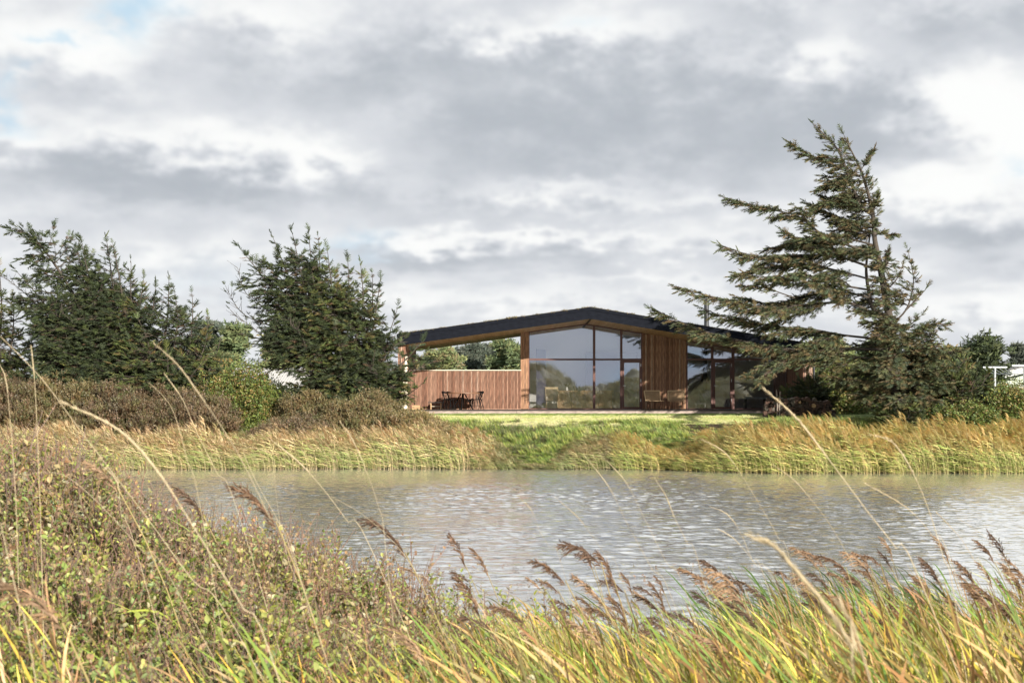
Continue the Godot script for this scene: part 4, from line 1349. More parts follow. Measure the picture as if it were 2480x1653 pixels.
const TREES := [["wind_bent_spruce", "big dense spruce on the left whose top points left over the scrub", -16.31, 58, [[1.9, 0.16, [-0.12, 0.13, 0.0, -0.36, 2.83, 0.08, -1.2, 4.64, 0.17, -2.17, 6.32, 0.25, -3.07, 7.47, 0.33, -3.79, 7.86, 0.42, -4.32, 7.95, 0.5]],
	[1.5, 0.1, [-0.06, 0.43, 0.0, -0.24, 3.44, -0.2, -1.2, 5.84, -0.4, -1.56, 6.9, -0.6, -1.62, 7.44, -0.8]],
	[1.6, 0.1, [0.0, 0.43, 0.0, -0.12, 3.44, 0.3, -0.72, 5.69, 0.6, -0.96, 7.17, 0.9]],
	[1.6, 0.12, [0.06, 0.43, 0.0, 0.24, 3.44, 0.03, 0.03, 5.69, 0.07, -0.18, 7.29, 0.1]],
	[1.6, 0.1, [0.24, 0.43, 0.0, 0.66, 3.44, 0.3, 0.54, 5.33, 0.6, 0.33, 6.97, 0.9]],
	[1.5, 0.1, [0.36, 0.43, 0.0, 0.96, 3.44, 0.23, 1.2, 4.49, 0.47, 1.44, 5.73, 0.7]],
	[1.6, 0.1, [0.48, 0.43, 0.0, 1.08, 3.44, 0.13, 0.84, 5.09, 0.27, 0.87, 6.38, 0.4]],
	[1.6, 0.1, [0.42, 0.43, 0.0, 1.38, 3.14, 0.07, 1.62, 4.25, 0.13, 1.8, 5.42, 0.2]],
	[1.4, 0.09, [-0.24, 0.43, 0.0, -1.2, 2.83, 0.3, -2.04, 4.04, 0.6, -2.59, 4.97, 0.9, -3.37, 5.96, 1.2]],
	[1.4, 0.09, [-0.12, 0.43, 0.0, -0.96, 1.93, 0.4, -1.68, 3.44, 0.8, -1.92, 4.49, 1.2, -1.74, 5.03, 1.6]],
	[1.2, 0.07, [0.12, 0.43, 0.0, 0.84, 1.63, 0.63, 1.2, 2.38, 1.27, 1.2, 3.26, 1.9]],
	[1.3, 0.07, [0.12, 0.43, 0.0, -0.36, 1.33, 0.63, -1.2, 1.78, 1.27, -2.04, 1.93, 1.9]]],
	[[-0.36, 2.83, 0.0, -0.84, 4.04, 0.8, -0.96, 4.76, 1.6],
	[-0.6, 2.65, 0.0, -1.02, 3.74, 0.95, -1.56, 4.52, 1.9]]],
	["rounded_spruce", "green spruce at the right side of the big left spruce, with sloping right edge", -14.14, 57, [[1.5, 0.12, [-0.12, 0.14, 0.0, 0.12, 2.8, -0.07, 0.3, 4.42, -0.13, 0.33, 5.68, -0.2]],
	[1.3, 0.09, [-0.06, 0.14, 0.0, 0.59, 2.8, 0.23, 0.83, 4.13, 0.47, 0.8, 5.1, 0.7]],
	[1.3, 0.09, [0.0, 0.14, 0.0, 1.0, 2.51, -0.13, 1.24, 3.83, -0.27, 1.23, 5.03, -0.4]],
	[1.3, 0.09, [0.06, 0.14, 0.0, 1.42, 2.21, 0.1, 1.89, 3.24, 0.2, 2.01, 4.07, 0.3]],
	[1.1, 0.08, [0.12, 0.14, 0.0, 1.6, 1.62, -0.07, 2.19, 2.65, -0.13, 2.42, 3.48, -0.2]],
	[1.3, 0.08, [-0.12, 0.14, 0.0, -0.18, 1.91, 0.43, -0.24, 3.24, 0.87, -0.41, 3.92, 1.3]],
	[1.2, 0.08, [0.0, 0.14, 0.0, 1.0, 1.32, 0.4, 1.48, 1.94, 0.8, 2.01, 2.44, 1.2]],
	[1.1, 0.08, [-0.12, 0.14, 0.0, 0.41, 1.32, 0.53, 0.59, 2.06, 1.07, 0.71, 2.8, 1.6]]],
	[]],
	["edge_spruce", "thin grey spruce cut off by the left edge of the view", -21.98, 59, [[1.5, 0.11, [0.0, 0.12, 0.0, 0.61, 2.87, 0.1, 0.86, 4.55, 0.2, 0.8, 6.42, 0.3]],
	[1.3, 0.09, [0.0, 0.12, 0.0, 1.1, 2.56, 0.2, 1.41, 3.94, 0.4, 1.5, 4.96, 0.6]],
	[1.3, 0.09, [0.0, 0.12, 0.0, -0.37, 3.33, 0.0, -0.31, 5.63, 0.0]],
	[1.3, 0.08, [0.12, 0.12, 0.0, 1.47, 1.77, 0.3, 2.08, 2.41, 0.6, 2.32, 3.3, 0.9]],
	[1.2, 0.08, [0.0, 0.12, 0.0, 0.73, 1.95, 0.47, 1.1, 2.72, 0.93, 1.1, 3.49, 1.4]]],
	[[3.3, 3.6, 0.0, 2.57, 4.09, 0.5, 1.9, 4.77, 1.0, 0.86, 5.07, 1.5],
	[2.69, 4.46, 0.0, 1.71, 5.56, 0.6, 0.73, 6.3, 1.2]]],
	["middle_spruce", "many-stemmed spruce fanning upwards left of the house", -6.67, 57, [[1.2, 0.1, [-0.17, 0.11, 0.0, -1.25, 2.39, 0.05, -2.28, 4.39, 0.1, -3.36, 5.95, 0.15, -4.09, 6.88, 0.2], 0.4],
	[1.2, 0.09, [-0.17, 0.11, 0.0, -1.14, 3.25, -0.17, -2.11, 5.38, -0.33, -2.95, 7.41, -0.5], 0.36],
	[1.3, 0.09, [-0.11, 0.11, 0.0, -1.03, 3.25, 0.13, -1.6, 5.38, 0.27, -2.04, 7.44, 0.4], 0.28],
	[1.3, 0.1, [-0.06, 0.11, 0.0, -0.68, 3.25, 0.0, -1.25, 5.38, 0.0, -1.47, 7.52, 0.0]],
	[1.2, 0.09, [-0.06, 0.11, 0.0, -0.8, 3.82, -0.2, -1.05, 5.66, -0.4, -1.16, 7.33, -0.6]],
	[1.1, 0.08, [0.0, 0.11, 0.0, -0.34, 3.53, 0.17, -0.51, 5.38, 0.33, -0.65, 6.76, 0.5]],
	[1.1, 0.08, [0.0, 0.11, 0.0, 0.06, 3.82, -0.07, 0.11, 5.38, -0.13, 0.07, 6.42, -0.2]],
	[1.1, 0.08, [0.06, 0.11, 0.0, 0.46, 3.53, 0.07, 0.71, 4.81, 0.13, 0.64, 6.21, 0.2]],
	[1.0, 0.07, [0.06, 0.11, 0.0, 0.74, 3.25, -0.13, 1.03, 4.52, -0.27, 1.04, 5.81, -0.4]],
	[1.0, 0.07, [0.11, 0.11, 0.0, 0.91, 2.96, 0.1, 1.14, 3.95, 0.2, 1.4, 5.56, 0.3]],
	[1.0, 0.07, [0.46, 0.11, 0.0, 1.43, 2.39, 0.0, 1.77, 3.67, 0.0, 2.03, 4.48, 0.0]],
	[1.1, 0.07, [0.74, 0.11, 0.0, 1.31, 1.82, 0.17, 1.65, 2.76, 0.33, 2.34, 3.35, 0.5]],
	[1.5, 0.07, [0.91, 0.23, 0.0, 1.6, 1.82, 0.07, 2.39, 2.53, 0.13, 3.02, 3.23, 0.2]],
	[1.4, 0.06, [0.97, 0.23, 0.0, 2.0, 1.54, -0.07, 2.85, 2.19, -0.13, 3.42, 2.46, -0.2]],
	[1.3, 0.06, [0.8, 0.17, 0.0, 1.88, 0.97, 0.23, 2.57, 1.22, 0.47, 3.02, 1.52, 0.7]],
	[1.3, 0.06, [0.8, 0.17, 0.0, 1.82, 1.65, 0.33, 2.51, 2.07, 0.67, 3.14, 2.66, 1.0]],
	[0.85, 0.05, [0.06, 0.28, 0.0, -0.03, 1.82, 0.53, -0.09, 2.81, 1.07, -0.17, 3.63, 1.6]],
	[0.8, 0.07, [-0.23, 0.28, 0.0, -1.25, 2.22, 0.2, -2.51, 3.1, 0.4, -3.82, 3.52, 0.6], 0.5],
	[1.1, 0.07, [-0.17, 0.28, 0.0, -1.71, 2.34, -0.2, -2.68, 3.1, -0.4, -3.36, 3.75, -0.6], 0.55],
	[1.0, 0.06, [0.11, 0.23, 0.0, 0.74, 1.54, 0.5, 1.14, 2.24, 1.0, 1.31, 2.84, 1.5]]],
	[[-1.82, 3.25, 0.0, -2.96, 4.39, 0.1, -3.93, 5.19, 0.2, -4.29, 6.23, 0.3],
	[-2.68, 3.82, 0.0, -4.1, 4.39, -0.15, -4.76, 5.3, -0.3],
	[-2.39, 2.68, 0.0, -3.82, 3.93, 0.1, -4.38, 4.32, 0.2],
	[1.03, 0.17, 0.0, 1.31, 1.54, 0.85, 1.4, 2.11, 1.7],
	[-1.14, 1.25, 0.0, -1.31, 2.39, 0.6, -1.6, 3.48, 1.2, -1.94, 3.88, 1.8]]]]

func build_spruces() -> void:
	for q in TREES:
		var t := tree_begin(q[0], q[1], Vector3(q[2], 1.55, -q[3]))
		var list := [Copies3D.new(), Copies3D.new(), Copies3D.new()]
		var wood := MB.new()
		for e in q[4]:
			var p := curve_pts(v3(e[2]), 0.27)
			var mb := MB.new()
			limb_tube(mb, p, e[1], 0.012, 7)
			obj("trunk", mb.build(), bark_mat, t)
			leader(wood, list, p, e[0], DARK_GREEN if rng.randf() < 0.65 else LIGHTER_GREEN, 0.31, e[3] if e.size() > 3 else 0.10, 0.46, 0.25, 0.72)
		for e in q[5]:      # bare limbs
			var p := curve_pts(v3(e), 0.2)
			var mb := MB.new()
			limb_tube(mb, p, 0.03, 0.006, 5)
			obj("bare_limb", mb.build(), bark_mat, t)
			for i in range(2, p.size()):
				for k in 2:
					twig(wood, list, p[i], Vector3(jit(0.8) - 0.3, rng.randf_range(0.1, 0.9), jit(0.8)).normalized(), rng.randf_range(0.2, 0.5), 0.0, DARK_GREEN, 0.2, 0.14)
		tree_end(t, wood, list)

# simpler crowns far behind: trunk, limbs and tufts in a few uneven lobes
func far_tree(called: String, label: String, x: float, d: float, base: float, h: float, w: float, tones: Array, number: int, pointed: float, group := "trees far behind the house") -> void:
	var count := int(number * 1.7)
	var t := tree_begin(called, label, Vector3(x, base, -d), group)
	var mb := MB.new()
	mb.tube(PackedVector3Array([Vector3.ZERO, Vector3(jit(0.15), h * 0.5, 0), Vector3(jit(0.3), h * 0.93, 0)]), PackedFloat32Array([0.13, 0.09, 0.03]), 7)
	obj("trunk", mb.build(), bark_mat, t)
	var list := [Copies3D.new(), Copies3D.new()]
	var wood := MB.new()
	var lobes := []
	for k in 26:
		var v := rng.randf_range(0.10, 0.97)
		var rad := w * 0.5 * (1.0 - pointed * v) * rng.randf_range(0.4, 1.0)
		var a := rng.randf() * TAU
		lobes.append([Vector3(cos(a) * rad * 0.75, h * v, sin(a) * rad * 0.75), w * 0.16 * rng.randf_range(0.6, 1.4) * (1.15 - 0.75 * pointed * v)])
		wood.tube(PackedVector3Array([Vector3(0, h * v * 0.8, 0), lobes[k][0]]), PackedFloat32Array([0.04, 0.012]), 4)
	for i in count:
		var q: Array = lobes[rng.randi() % lobes.size()]
		var dir := Vector3(jit(1), jit(1), jit(1)).normalized()
		var pos: Vector3 = q[0] + dir * q[1] * pow(rng.randf(), 0.5) * rng.randf_range(0.7, 1.5) * Vector3(1.25, 0.9, 1.25)
		if pos.y < 0.1: continue
		var s := rng.randf_range(0.4, 0.85)
		list[i % 2].add(Basis(Vector3.UP, rng.randf() * TAU).scaled(Vector3(s, s, s)), pos, pick(tones, 0.3))
	obj("branches", wood.build(), bark_mat, t).set_meta("kind", "stuff")
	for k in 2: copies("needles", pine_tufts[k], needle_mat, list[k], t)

func build_far_trees() -> void:
	var pine := [Color(0.10, 0.14, 0.06), Color(0.13, 0.16, 0.065), Color(0.085, 0.115, 0.055), Color(0.16, 0.165, 0.07)]
	var grey := [Color(0.075, 0.09, 0.07), Color(0.06, 0.078, 0.058), Color(0.09, 0.10, 0.075)]
	var gold := [Color(0.17, 0.185, 0.07), Color(0.145, 0.175, 0.07), Color(0.20, 0.165, 0.085), Color(0.12, 0.145, 0.065)]
	# seen between the fence and the roof
	var q := [
		[-5.9, 93, 3.9, 3.4, gold, "round bushy pine behind the fence, leftmost under the roof"],
		[-4.2, 90, 4.0, 2.3, gold, "light yellow-green pine behind the left half of the fence"],
		[-3.0, 98, 4.4, 2.2, grey, "dark grey-green pine in the middle of the gap under the roof"],
		[-1.9, 101, 4.8, 2.4, grey, "tallest dark pine in the gap under the roof"],
		[-0.75, 94, 4.5, 2.2, pine, "pine behind the right part of the fence"],
		[0.25, 92, 4.3, 2.0, pine, "pine behind the fence, half hidden by the corner column"]]
	for e in q: far_tree("pine_tree", e[5], e[0], e[1], 1.9, e[2], e[3], e[4], 900, 0.35)
	# left of the house
	q = [[-16.6, 84, 5.0, 3.6, pine, "bushy pine between the big left spruce and the middle spruce"], [-14.4, 88, 4.6, 3.0, gold, "yellowish pine behind the pale shed"], [-18.6, 86, 5.6, 3.2, grey, "dark pine showing behind the right edge of the big left spruce"],
		[-9.6, 86, 3.8, 3.0, grey, "dark pine behind the middle spruce's right side"], [-28.5, 90, 5.0, 4.2, pine, "pine behind the far left spruces"]]
	for e in q: far_tree("pine_tree", e[5], e[0], e[1], 1.9, e[2], e[3], e[4], 900, 0.45, "trees far behind on the left")
	# right of the house
	q = [[25.9, 79, 4.2, 4.0, DARK_GREEN, "round dark spruce behind the neighbouring house"], [23.2, 76, 3.3, 2.8, LIGHTER_GREEN, "smaller spruce just left of the grey flue pipe"], [29.9, 84, 4.1, 1.4, grey, "thin pointed young spruce at the right edge above the clothes line"],
		[17.5, 78, 4.0, 3.6, gold, "yellowish tree behind the leaning spruce"], [20.6, 80, 3.8, 3.4, pine, "green tree behind the leaning spruce's right side"], [14.0, 74, 4.0, 3.0, gold, "leafy tree just past the house's right end wall"]]
	for e in q: far_tree("spruce_tree", e[5], e[0], e[1], 1.9, e[2], e[3], e[4], 1100 if e[3] > 2.0 else 380, 0.5 if e[3] > 2.0 else 0.95, "trees far behind on the right")
	for k in 16:      # the treeline that closes the horizon
		var x := -62.0 + k * 8.2 + jit(2.0)
		far_tree("horizon_tree", "dark low tree of the distant line along the horizon", x, 128 + jit(8), 1.8, rng.randf_range(3.0, 4.2), rng.randf_range(6.0, 9.0), grey, 420, 0.3, "trees along the horizon")

# ------------------------------------------------------------------ shrubs
func shrub(called: String, label: String, x: float, d: float, base: float, r: Vector3, tones: Array, meshes: Array, count: int, scale_to: float, lean := 0.15, group := "") -> void:
	var t := thing(called, label, "shrub", Vector3(x, base, -d), group)
	var wood := MB.new()
	for k in 26:
		var a := rng.randf() * TAU
		var m := sqrt(rng.randf())
		var tip := Vector3(cos(a) * r.x * m * 0.85 - lean * 0.4, r.y * sqrt(maxf(0.05, 1.0 - m * m)) * 0.92, sin(a) * r.z * m * 0.85)
		wood.tube(PackedVector3Array([Vector3(jit(0.3), 0, jit(0.3)), tip * 0.55 + Vector3(jit(0.1), 0.05, jit(0.1)), tip]), PackedFloat32Array([0.02, 0.013, 0.005]), 4)
	obj("stems", wood.build(), bark_mat, t).set_meta("kind", "stuff")
	var list := []
	for k in meshes.size(): list.append(Copies3D.new())
	var off := rng.randf() * 50.0
	for i in count:
		var dir := Vector3(jit(1), rng.randf_range(-0.05, 1.0), jit(1)).normalized()
		var bump := 1.0 + 0.38 * n_mid.get_noise_3d(dir.x * 9.0 + off, dir.y * 9.0, dir.z * 9.0) + 0.22 * n_mid.get_noise_3d(dir.x * 26.0, dir.y * 26.0 + off, dir.z * 26.0)
		var pos := dir * r * bump * (1.0 - 0.55 * pow(rng.randf(), 2.2))
		pos.y = maxf(pos.y, 0.02)
		var s := scale_to * rng.randf_range(0.7, 1.25)
		var q := Basis(Vector3(jit(1), 0, jit(1)).normalized(), jit(0.5)) * Basis(Vector3.UP, rng.randf() * TAU)
		list[i % meshes.size()].add(q.scaled(Vector3(s, s, s)), pos - Vector3(0, s * 0.2, 0), pick(tones, 0.28))
	for k in meshes.size(): copies("foliage", meshes[k], leaf_mat, list[k], t)

func build_shrubs() -> void:
	var tufts := [scrub_tuft_mesh(0.42, 9), scrub_tuft_mesh(0.36, 11), scrub_tuft_mesh(0.5, 8)]
	var leaves := [leaf_cluster_mesh(14, 0.085, 0.16), leaf_cluster_mesh(12, 0.10, 0.18), leaf_cluster_mesh(16, 0.075, 0.16)]
	var olive := [Color(0.17, 0.135, 0.065), Color(0.14, 0.115, 0.055), Color(0.20, 0.15, 0.08), Color(0.12, 0.12, 0.05)]
	var brown := [Color(0.14, 0.10, 0.06), Color(0.17, 0.12, 0.075), Color(0.11, 0.085, 0.05), Color(0.12, 0.11, 0.05)]
	var straw := [Color(0.26, 0.20, 0.09), Color(0.21, 0.165, 0.075), Color(0.17, 0.15, 0.06), Color(0.30, 0.22, 0.12)]
	var green := [Color(0.13, 0.17, 0.045), Color(0.17, 0.19, 0.05), Color(0.10, 0.14, 0.04), Color(0.20, 0.15, 0.06)]
	var rows := [[-20.03, 57.5, 2.75, 1.78, 2.2, 2600, "brown", 0, "brownish scrub bush at the far left edge under the spruces"],
	[-17.38, 57, 2.73, 1.81, 2.18, 2600, "olive", 0, "olive-brown scrub bush below the big left spruce's left side"],
	[-14.93, 56.5, 2.46, 1.64, 1.97, 2400, "brown", 0, "dark brown scrub bush below the middle of the big left spruce"],
	[-12.85, 56, 2.11, 1.31, 1.69, 2000, "brown", 0, "low dark scrub in the shade left of the leafy shrub"],
	[-11.1, 57.5, 1.92, 2.52, 1.54, 2600, "green", 1, "rounded leafy shrub, yellow-green, between the left spruces"],
	[-12.54, 60, 1.48, 2.12, 1.18, 1400, "green", 1, "leafy shrub in the shadow behind the rounded leafy shrub"],
	[-10.45, 61, 1.68, 1.61, 1.35, 1500, "green", 1, "leafy yellowish shrub in front of the pale shed"],
	[-7.71, 56.5, 1.56, 1.47, 1.25, 2200, "olive", 0, "rounded olive scrub bush at the left end of the mound by the middle spruce"],
	[-5.8, 55.5, 1.77, 1.62, 1.42, 2400, "olive", 0, "olive scrub bush in the middle of the mound by the middle spruce"],
	[-4.13, 55.8, 1.54, 0.9, 1.23, 2000, "straw", 0, "straw-brown scrub bush on the mound before the house's left end"],
	[-2.85, 54.6, 1.19, 0.77, 0.95, 1300, "straw", 0, "lowest straw-coloured scrub where the mound meets the grass"],
	[-8.27, 54.8, 1.83, 0.85, 1.46, 1500, "brown", 0, "dark low scrub in front of the mound, above the reeds"],
	[20.11, 57, 1.24, 1.73, 0.99, 2000, "green", 1, "yellow-green leafy shrub at the right edge below the clothes line"],
	[17.88, 56.5, 1.56, 1.11, 1.25, 1800, "green", 1, "dark leafy shrub on the right bank below the neighbour's house"],
	[14.63, 63, 1.37, 2.64, 1.1, 1700, "green", 1, "leafy shrub between the house's right end and the leaning spruce"],
	[-1.73, 54.3, 0.87, 0.3, 0.69, 600, "straw", 0, "small straw tuft bush at the foot of the grass slope"]]
	for e in rows:
		var tones: Array = {"olive": olive, "brown": brown, "straw": straw, "green": green}[e[6]]
		if e[7]:
			shrub("leafy_shrub", e[8], e[0], e[1], ground(e[0], e[1]) - 0.05, Vector3(e[2], e[3], e[4]), tones, leaves, e[5], 1.0)
		else:
			shrub("low_scrub", e[8], e[0], e[1], ground(e[0], e[1]) - 0.05, Vector3(e[2], e[3], e[4]), tones, tufts, e[5], 0.9)
	# young dark spruces on the right bank
	for e in [[18.3, 57.6, 2.8, 1.5, "low bushy spruce on the bank right of the leaning spruce's trunk"], [21.4, 58.0, 1.35, 1.5, "low bushy spruce in front of the clothes line"], [17.2, 58.6, 3.0, 1.6, "dark spruce bush close behind the leaning spruce's trunk"], [15.2, 54.8, 1.7, 1.3, "dark young spruce at the foot of the leaning spruce"], [12.9, 60.8, 2.2, 1.1, "bluish young spruce beside the firewood heap"]]:
		var t := tree_begin("young_spruce", e[4], Vector3(e[0], ground(e[0], e[1]) - 0.05, -e[1]), "young spruces on the right bank")
		var list := [Copies3D.new(), Copies3D.new(), Copies3D.new()]
		var wood := MB.new()
		for k in 6:
			var a := k * TAU / 6 + jit(0.4)
			var tip := Vector3(cos(a) * e[3] * rng.randf_range(0.3, 0.95), e[2] * rng.randf_range(0.6, 0.85), sin(a) * e[3] * 0.8)
			var p := curve_pts([Vector3(jit(0.15), 0, jit(0.15)), tip * 0.5 + Vector3(0, 0.15, 0), tip], 0.24)
			var mb := MB.new()
			limb_tube(mb, p, 0.04, 0.01, 6)
			obj("trunk", mb.build(), bark_mat, t)
			leader(wood, list, p, 1.0, DARK_GREEN if k % 2 else LIGHTER_GREEN, 0.28, 0.02, 0.6, 0.2)
		tree_end(t, wood, list)

# ------------------------------------------------------------------ far bank
func build_bank() -> void:
	# reeds along the far water's edge
	var reeds := [Copies3D.new(), Copies3D.new(), Copies3D.new(), Copies3D.new()]
	var warm := [Color(1.0, 0.96, 0.92), Color(1.05, 0.98, 0.9), Color(0.85, 0.92, 0.8), Color(1.1, 1.0, 0.92)]
	var n := 0
	for i in 9000:
		var x := rng.randf_range(-27.0, 26.0)
		var t := -0.25 + 4.2 * pow(rng.randf(), 1.25)
		var d := shore(x) + t
		var tall := reed_height(x, t)
		if tall < 0.1 or rng.randf() > 0.25 + tall * 0.62: continue
		var s := tall * rng.randf_range(0.72, 1.12) / 1.35
		var tint := pick(warm, 0.18)
		if x > 4.0: tint = Color(tint.r * 1.0, tint.g * 1.03, tint.b * 0.80)
		elif x > -0.5 and x < 4.5: tint = Color(tint.r * 0.78, tint.g * 0.82, tint.b * 0.8)
		reeds[i % 4].add(Basis(Vector3.UP, jit(0.5)).scaled(Vector3(0.8 + 0.3 * s, s, 0.8 + 0.3 * s)), Vector3(x, maxf(ground(x, d), -0.1) - 0.02, -d), tint)
		n += 1
	var bed := thing("far_reed_bed", "band of tan and green reeds along the far water's edge", "reeds", Vector3.ZERO, "", "stuff")
	for k in 4: copies("reeds", far_reed_mesh(9), dry_mat, reeds[k], bed)
	# long grass on the slope, short grass on the lawn
	var long := [Copies3D.new(), Copies3D.new(), Copies3D.new()]
	var green := [Color(0.24, 0.32, 0.07), Color(0.32, 0.38, 0.09), Color(0.17, 0.26, 0.06), Color(0.42, 0.44, 0.16)]
	var dull := [Color(0.11, 0.13, 0.05), Color(0.15, 0.14, 0.07), Color(0.09, 0.11, 0.045)]
	for i in 26000:
		var x := rng.randf_range(-24.0, 24.0)
		var d := shore(x) + rng.randf_range(0.2, 9.5)
		if d > 57.4 and x > -5.5 and x < 10.5: continue
		var bare := n_mid.get_noise_2d(x * 0.9, d * 1.3) + 0.3 * n_fine.get_noise_2d(x * 1.3, d * 2.2)
		if bare > 0.26 and rng.randf() < 0.85: continue
		var h := rng.randf_range(0.5, 1.1) * (0.75 + 0.8 * n_mid.get_noise_2d(x * 0.8 + 30.0, d * 1.2))
		if x > 10.0: h *= 1.25
		var c := pick(green if rng.randf() < 0.8 else dull, 0.2)
		if n_mid.get_noise_2d(x * 0.5 + 80.0, d * 0.8) > 0.18: c = pick(dull if rng.randf() < 0.6 else green, 0.2)
		long[i % 3].add(Basis(Vector3.UP, jit(0.6)).scaled(Vector3(0.9, h, 0.9)), Vector3(x, ground(x, d) - 0.01, -d), c)
	var bank := thing("bank_grass", "tousled green grass on the slope between the pond and the lawn", "grass", Vector3.ZERO, "", "stuff")
	for k in 3: copies("grass", grass_clump_mesh(16, 0.34, 0.017, 0.12, 0.35), leaf_mat, long[k], bank)
	var short := [Copies3D.new(), Copies3D.new()]
	var mown := [Color(0.50, 0.53, 0.20), Color(0.44, 0.49, 0.17), Color(0.60, 0.57, 0.30), Color(0.66, 0.60, 0.38)]
	var edge_green := [Color(0.15, 0.21, 0.05), Color(0.18, 0.25, 0.06)]  # darker green for the taller grass along the deck
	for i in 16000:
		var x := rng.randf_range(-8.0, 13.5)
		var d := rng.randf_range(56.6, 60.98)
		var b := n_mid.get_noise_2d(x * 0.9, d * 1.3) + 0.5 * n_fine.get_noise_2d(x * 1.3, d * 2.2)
		var c := pick(mown if d < 60.3 - 0.4 * rng.randf() else edge_green, 0.2)
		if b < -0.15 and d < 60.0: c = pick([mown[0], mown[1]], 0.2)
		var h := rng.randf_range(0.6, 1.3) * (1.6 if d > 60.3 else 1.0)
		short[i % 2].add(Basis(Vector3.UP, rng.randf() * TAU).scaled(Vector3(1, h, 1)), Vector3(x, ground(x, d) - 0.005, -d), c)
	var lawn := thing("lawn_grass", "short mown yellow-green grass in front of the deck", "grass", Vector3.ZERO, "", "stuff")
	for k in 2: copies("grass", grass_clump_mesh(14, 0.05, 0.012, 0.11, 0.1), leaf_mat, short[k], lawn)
	# marram on the dunes behind the viewer, which the windows mirror
	var mar := [Copies3D.new(), Copies3D.new()]
	var tan := [Color(0.38, 0.34, 0.15), Color(0.31, 0.30, 0.13), Color(0.45, 0.39, 0.21)]
	for i in 9000:
		var x := rng.randf_range(-40.0, 45.0)
		var b := rng.randf_range(5.0, 62.0)
		if n_mid.get_noise_2d(x * 0.9, -b * 1.3) > 0.22: continue
		var s := rng.randf_range(0.9, 1.8)
		mar[i % 2].add(Basis(Vector3.UP, jit(0.7)).scaled(Vector3(s * 1.6, s, s * 1.6)), Vector3(x, ground(x, -b) - 0.02, b), pick(tan, 0.25))
	var dune := thing("dune_grass", "tan marram grass on the dunes mirrored in the windows", "grass", Vector3.ZERO, "", "stuff")
	for k in 2: copies("grass", grass_clump_mesh(22, 0.55, 0.03, 0.3, 0.35), dry_mat, mar[k], dune)

func reed_height(x: float, t: float) -> float:
	var h := 0.0
	if x < 0.6:
		h = 1.12 * sm(0.6, -3.6, x) + 0.45 * sm(1.2, -1.0, x) * (1.0 - sm(-1.0, -4.0, x))
		h *= 1.0 - 0.75 * sm(1.4, 3.2, t + 0.25 * x * sm(-3.0, 0.0, x))
	elif x < 7.0:
		h = 0.80 * sm(1.3, 3.0, x) * (1.0 - 0.5 * sm(4.4, 6.0, x)) * (1.0 - sm(1.4, 2.4, t - 0.5 * sm(1.5, 3.0, x))) + 0.22 * (1.0 - sm(0.2, 0.8, t))
		h = maxf(h, 1.25 * sm(5.2, 8.5, x) * (1.0 - 0.6 * sm(1.6, 3.6, t)))
	else:
		h = 1.25 * sm(5.2, 8.5, x) * (1.0 - 0.35 * sm(2.2, 4.2, t))
	return h * (1.0 + 0.5 * n_mid.get_noise_2d(x * 1.6, t * 2.0) + 0.25 * n_fine.get_noise_2d(x * 2.2, t))

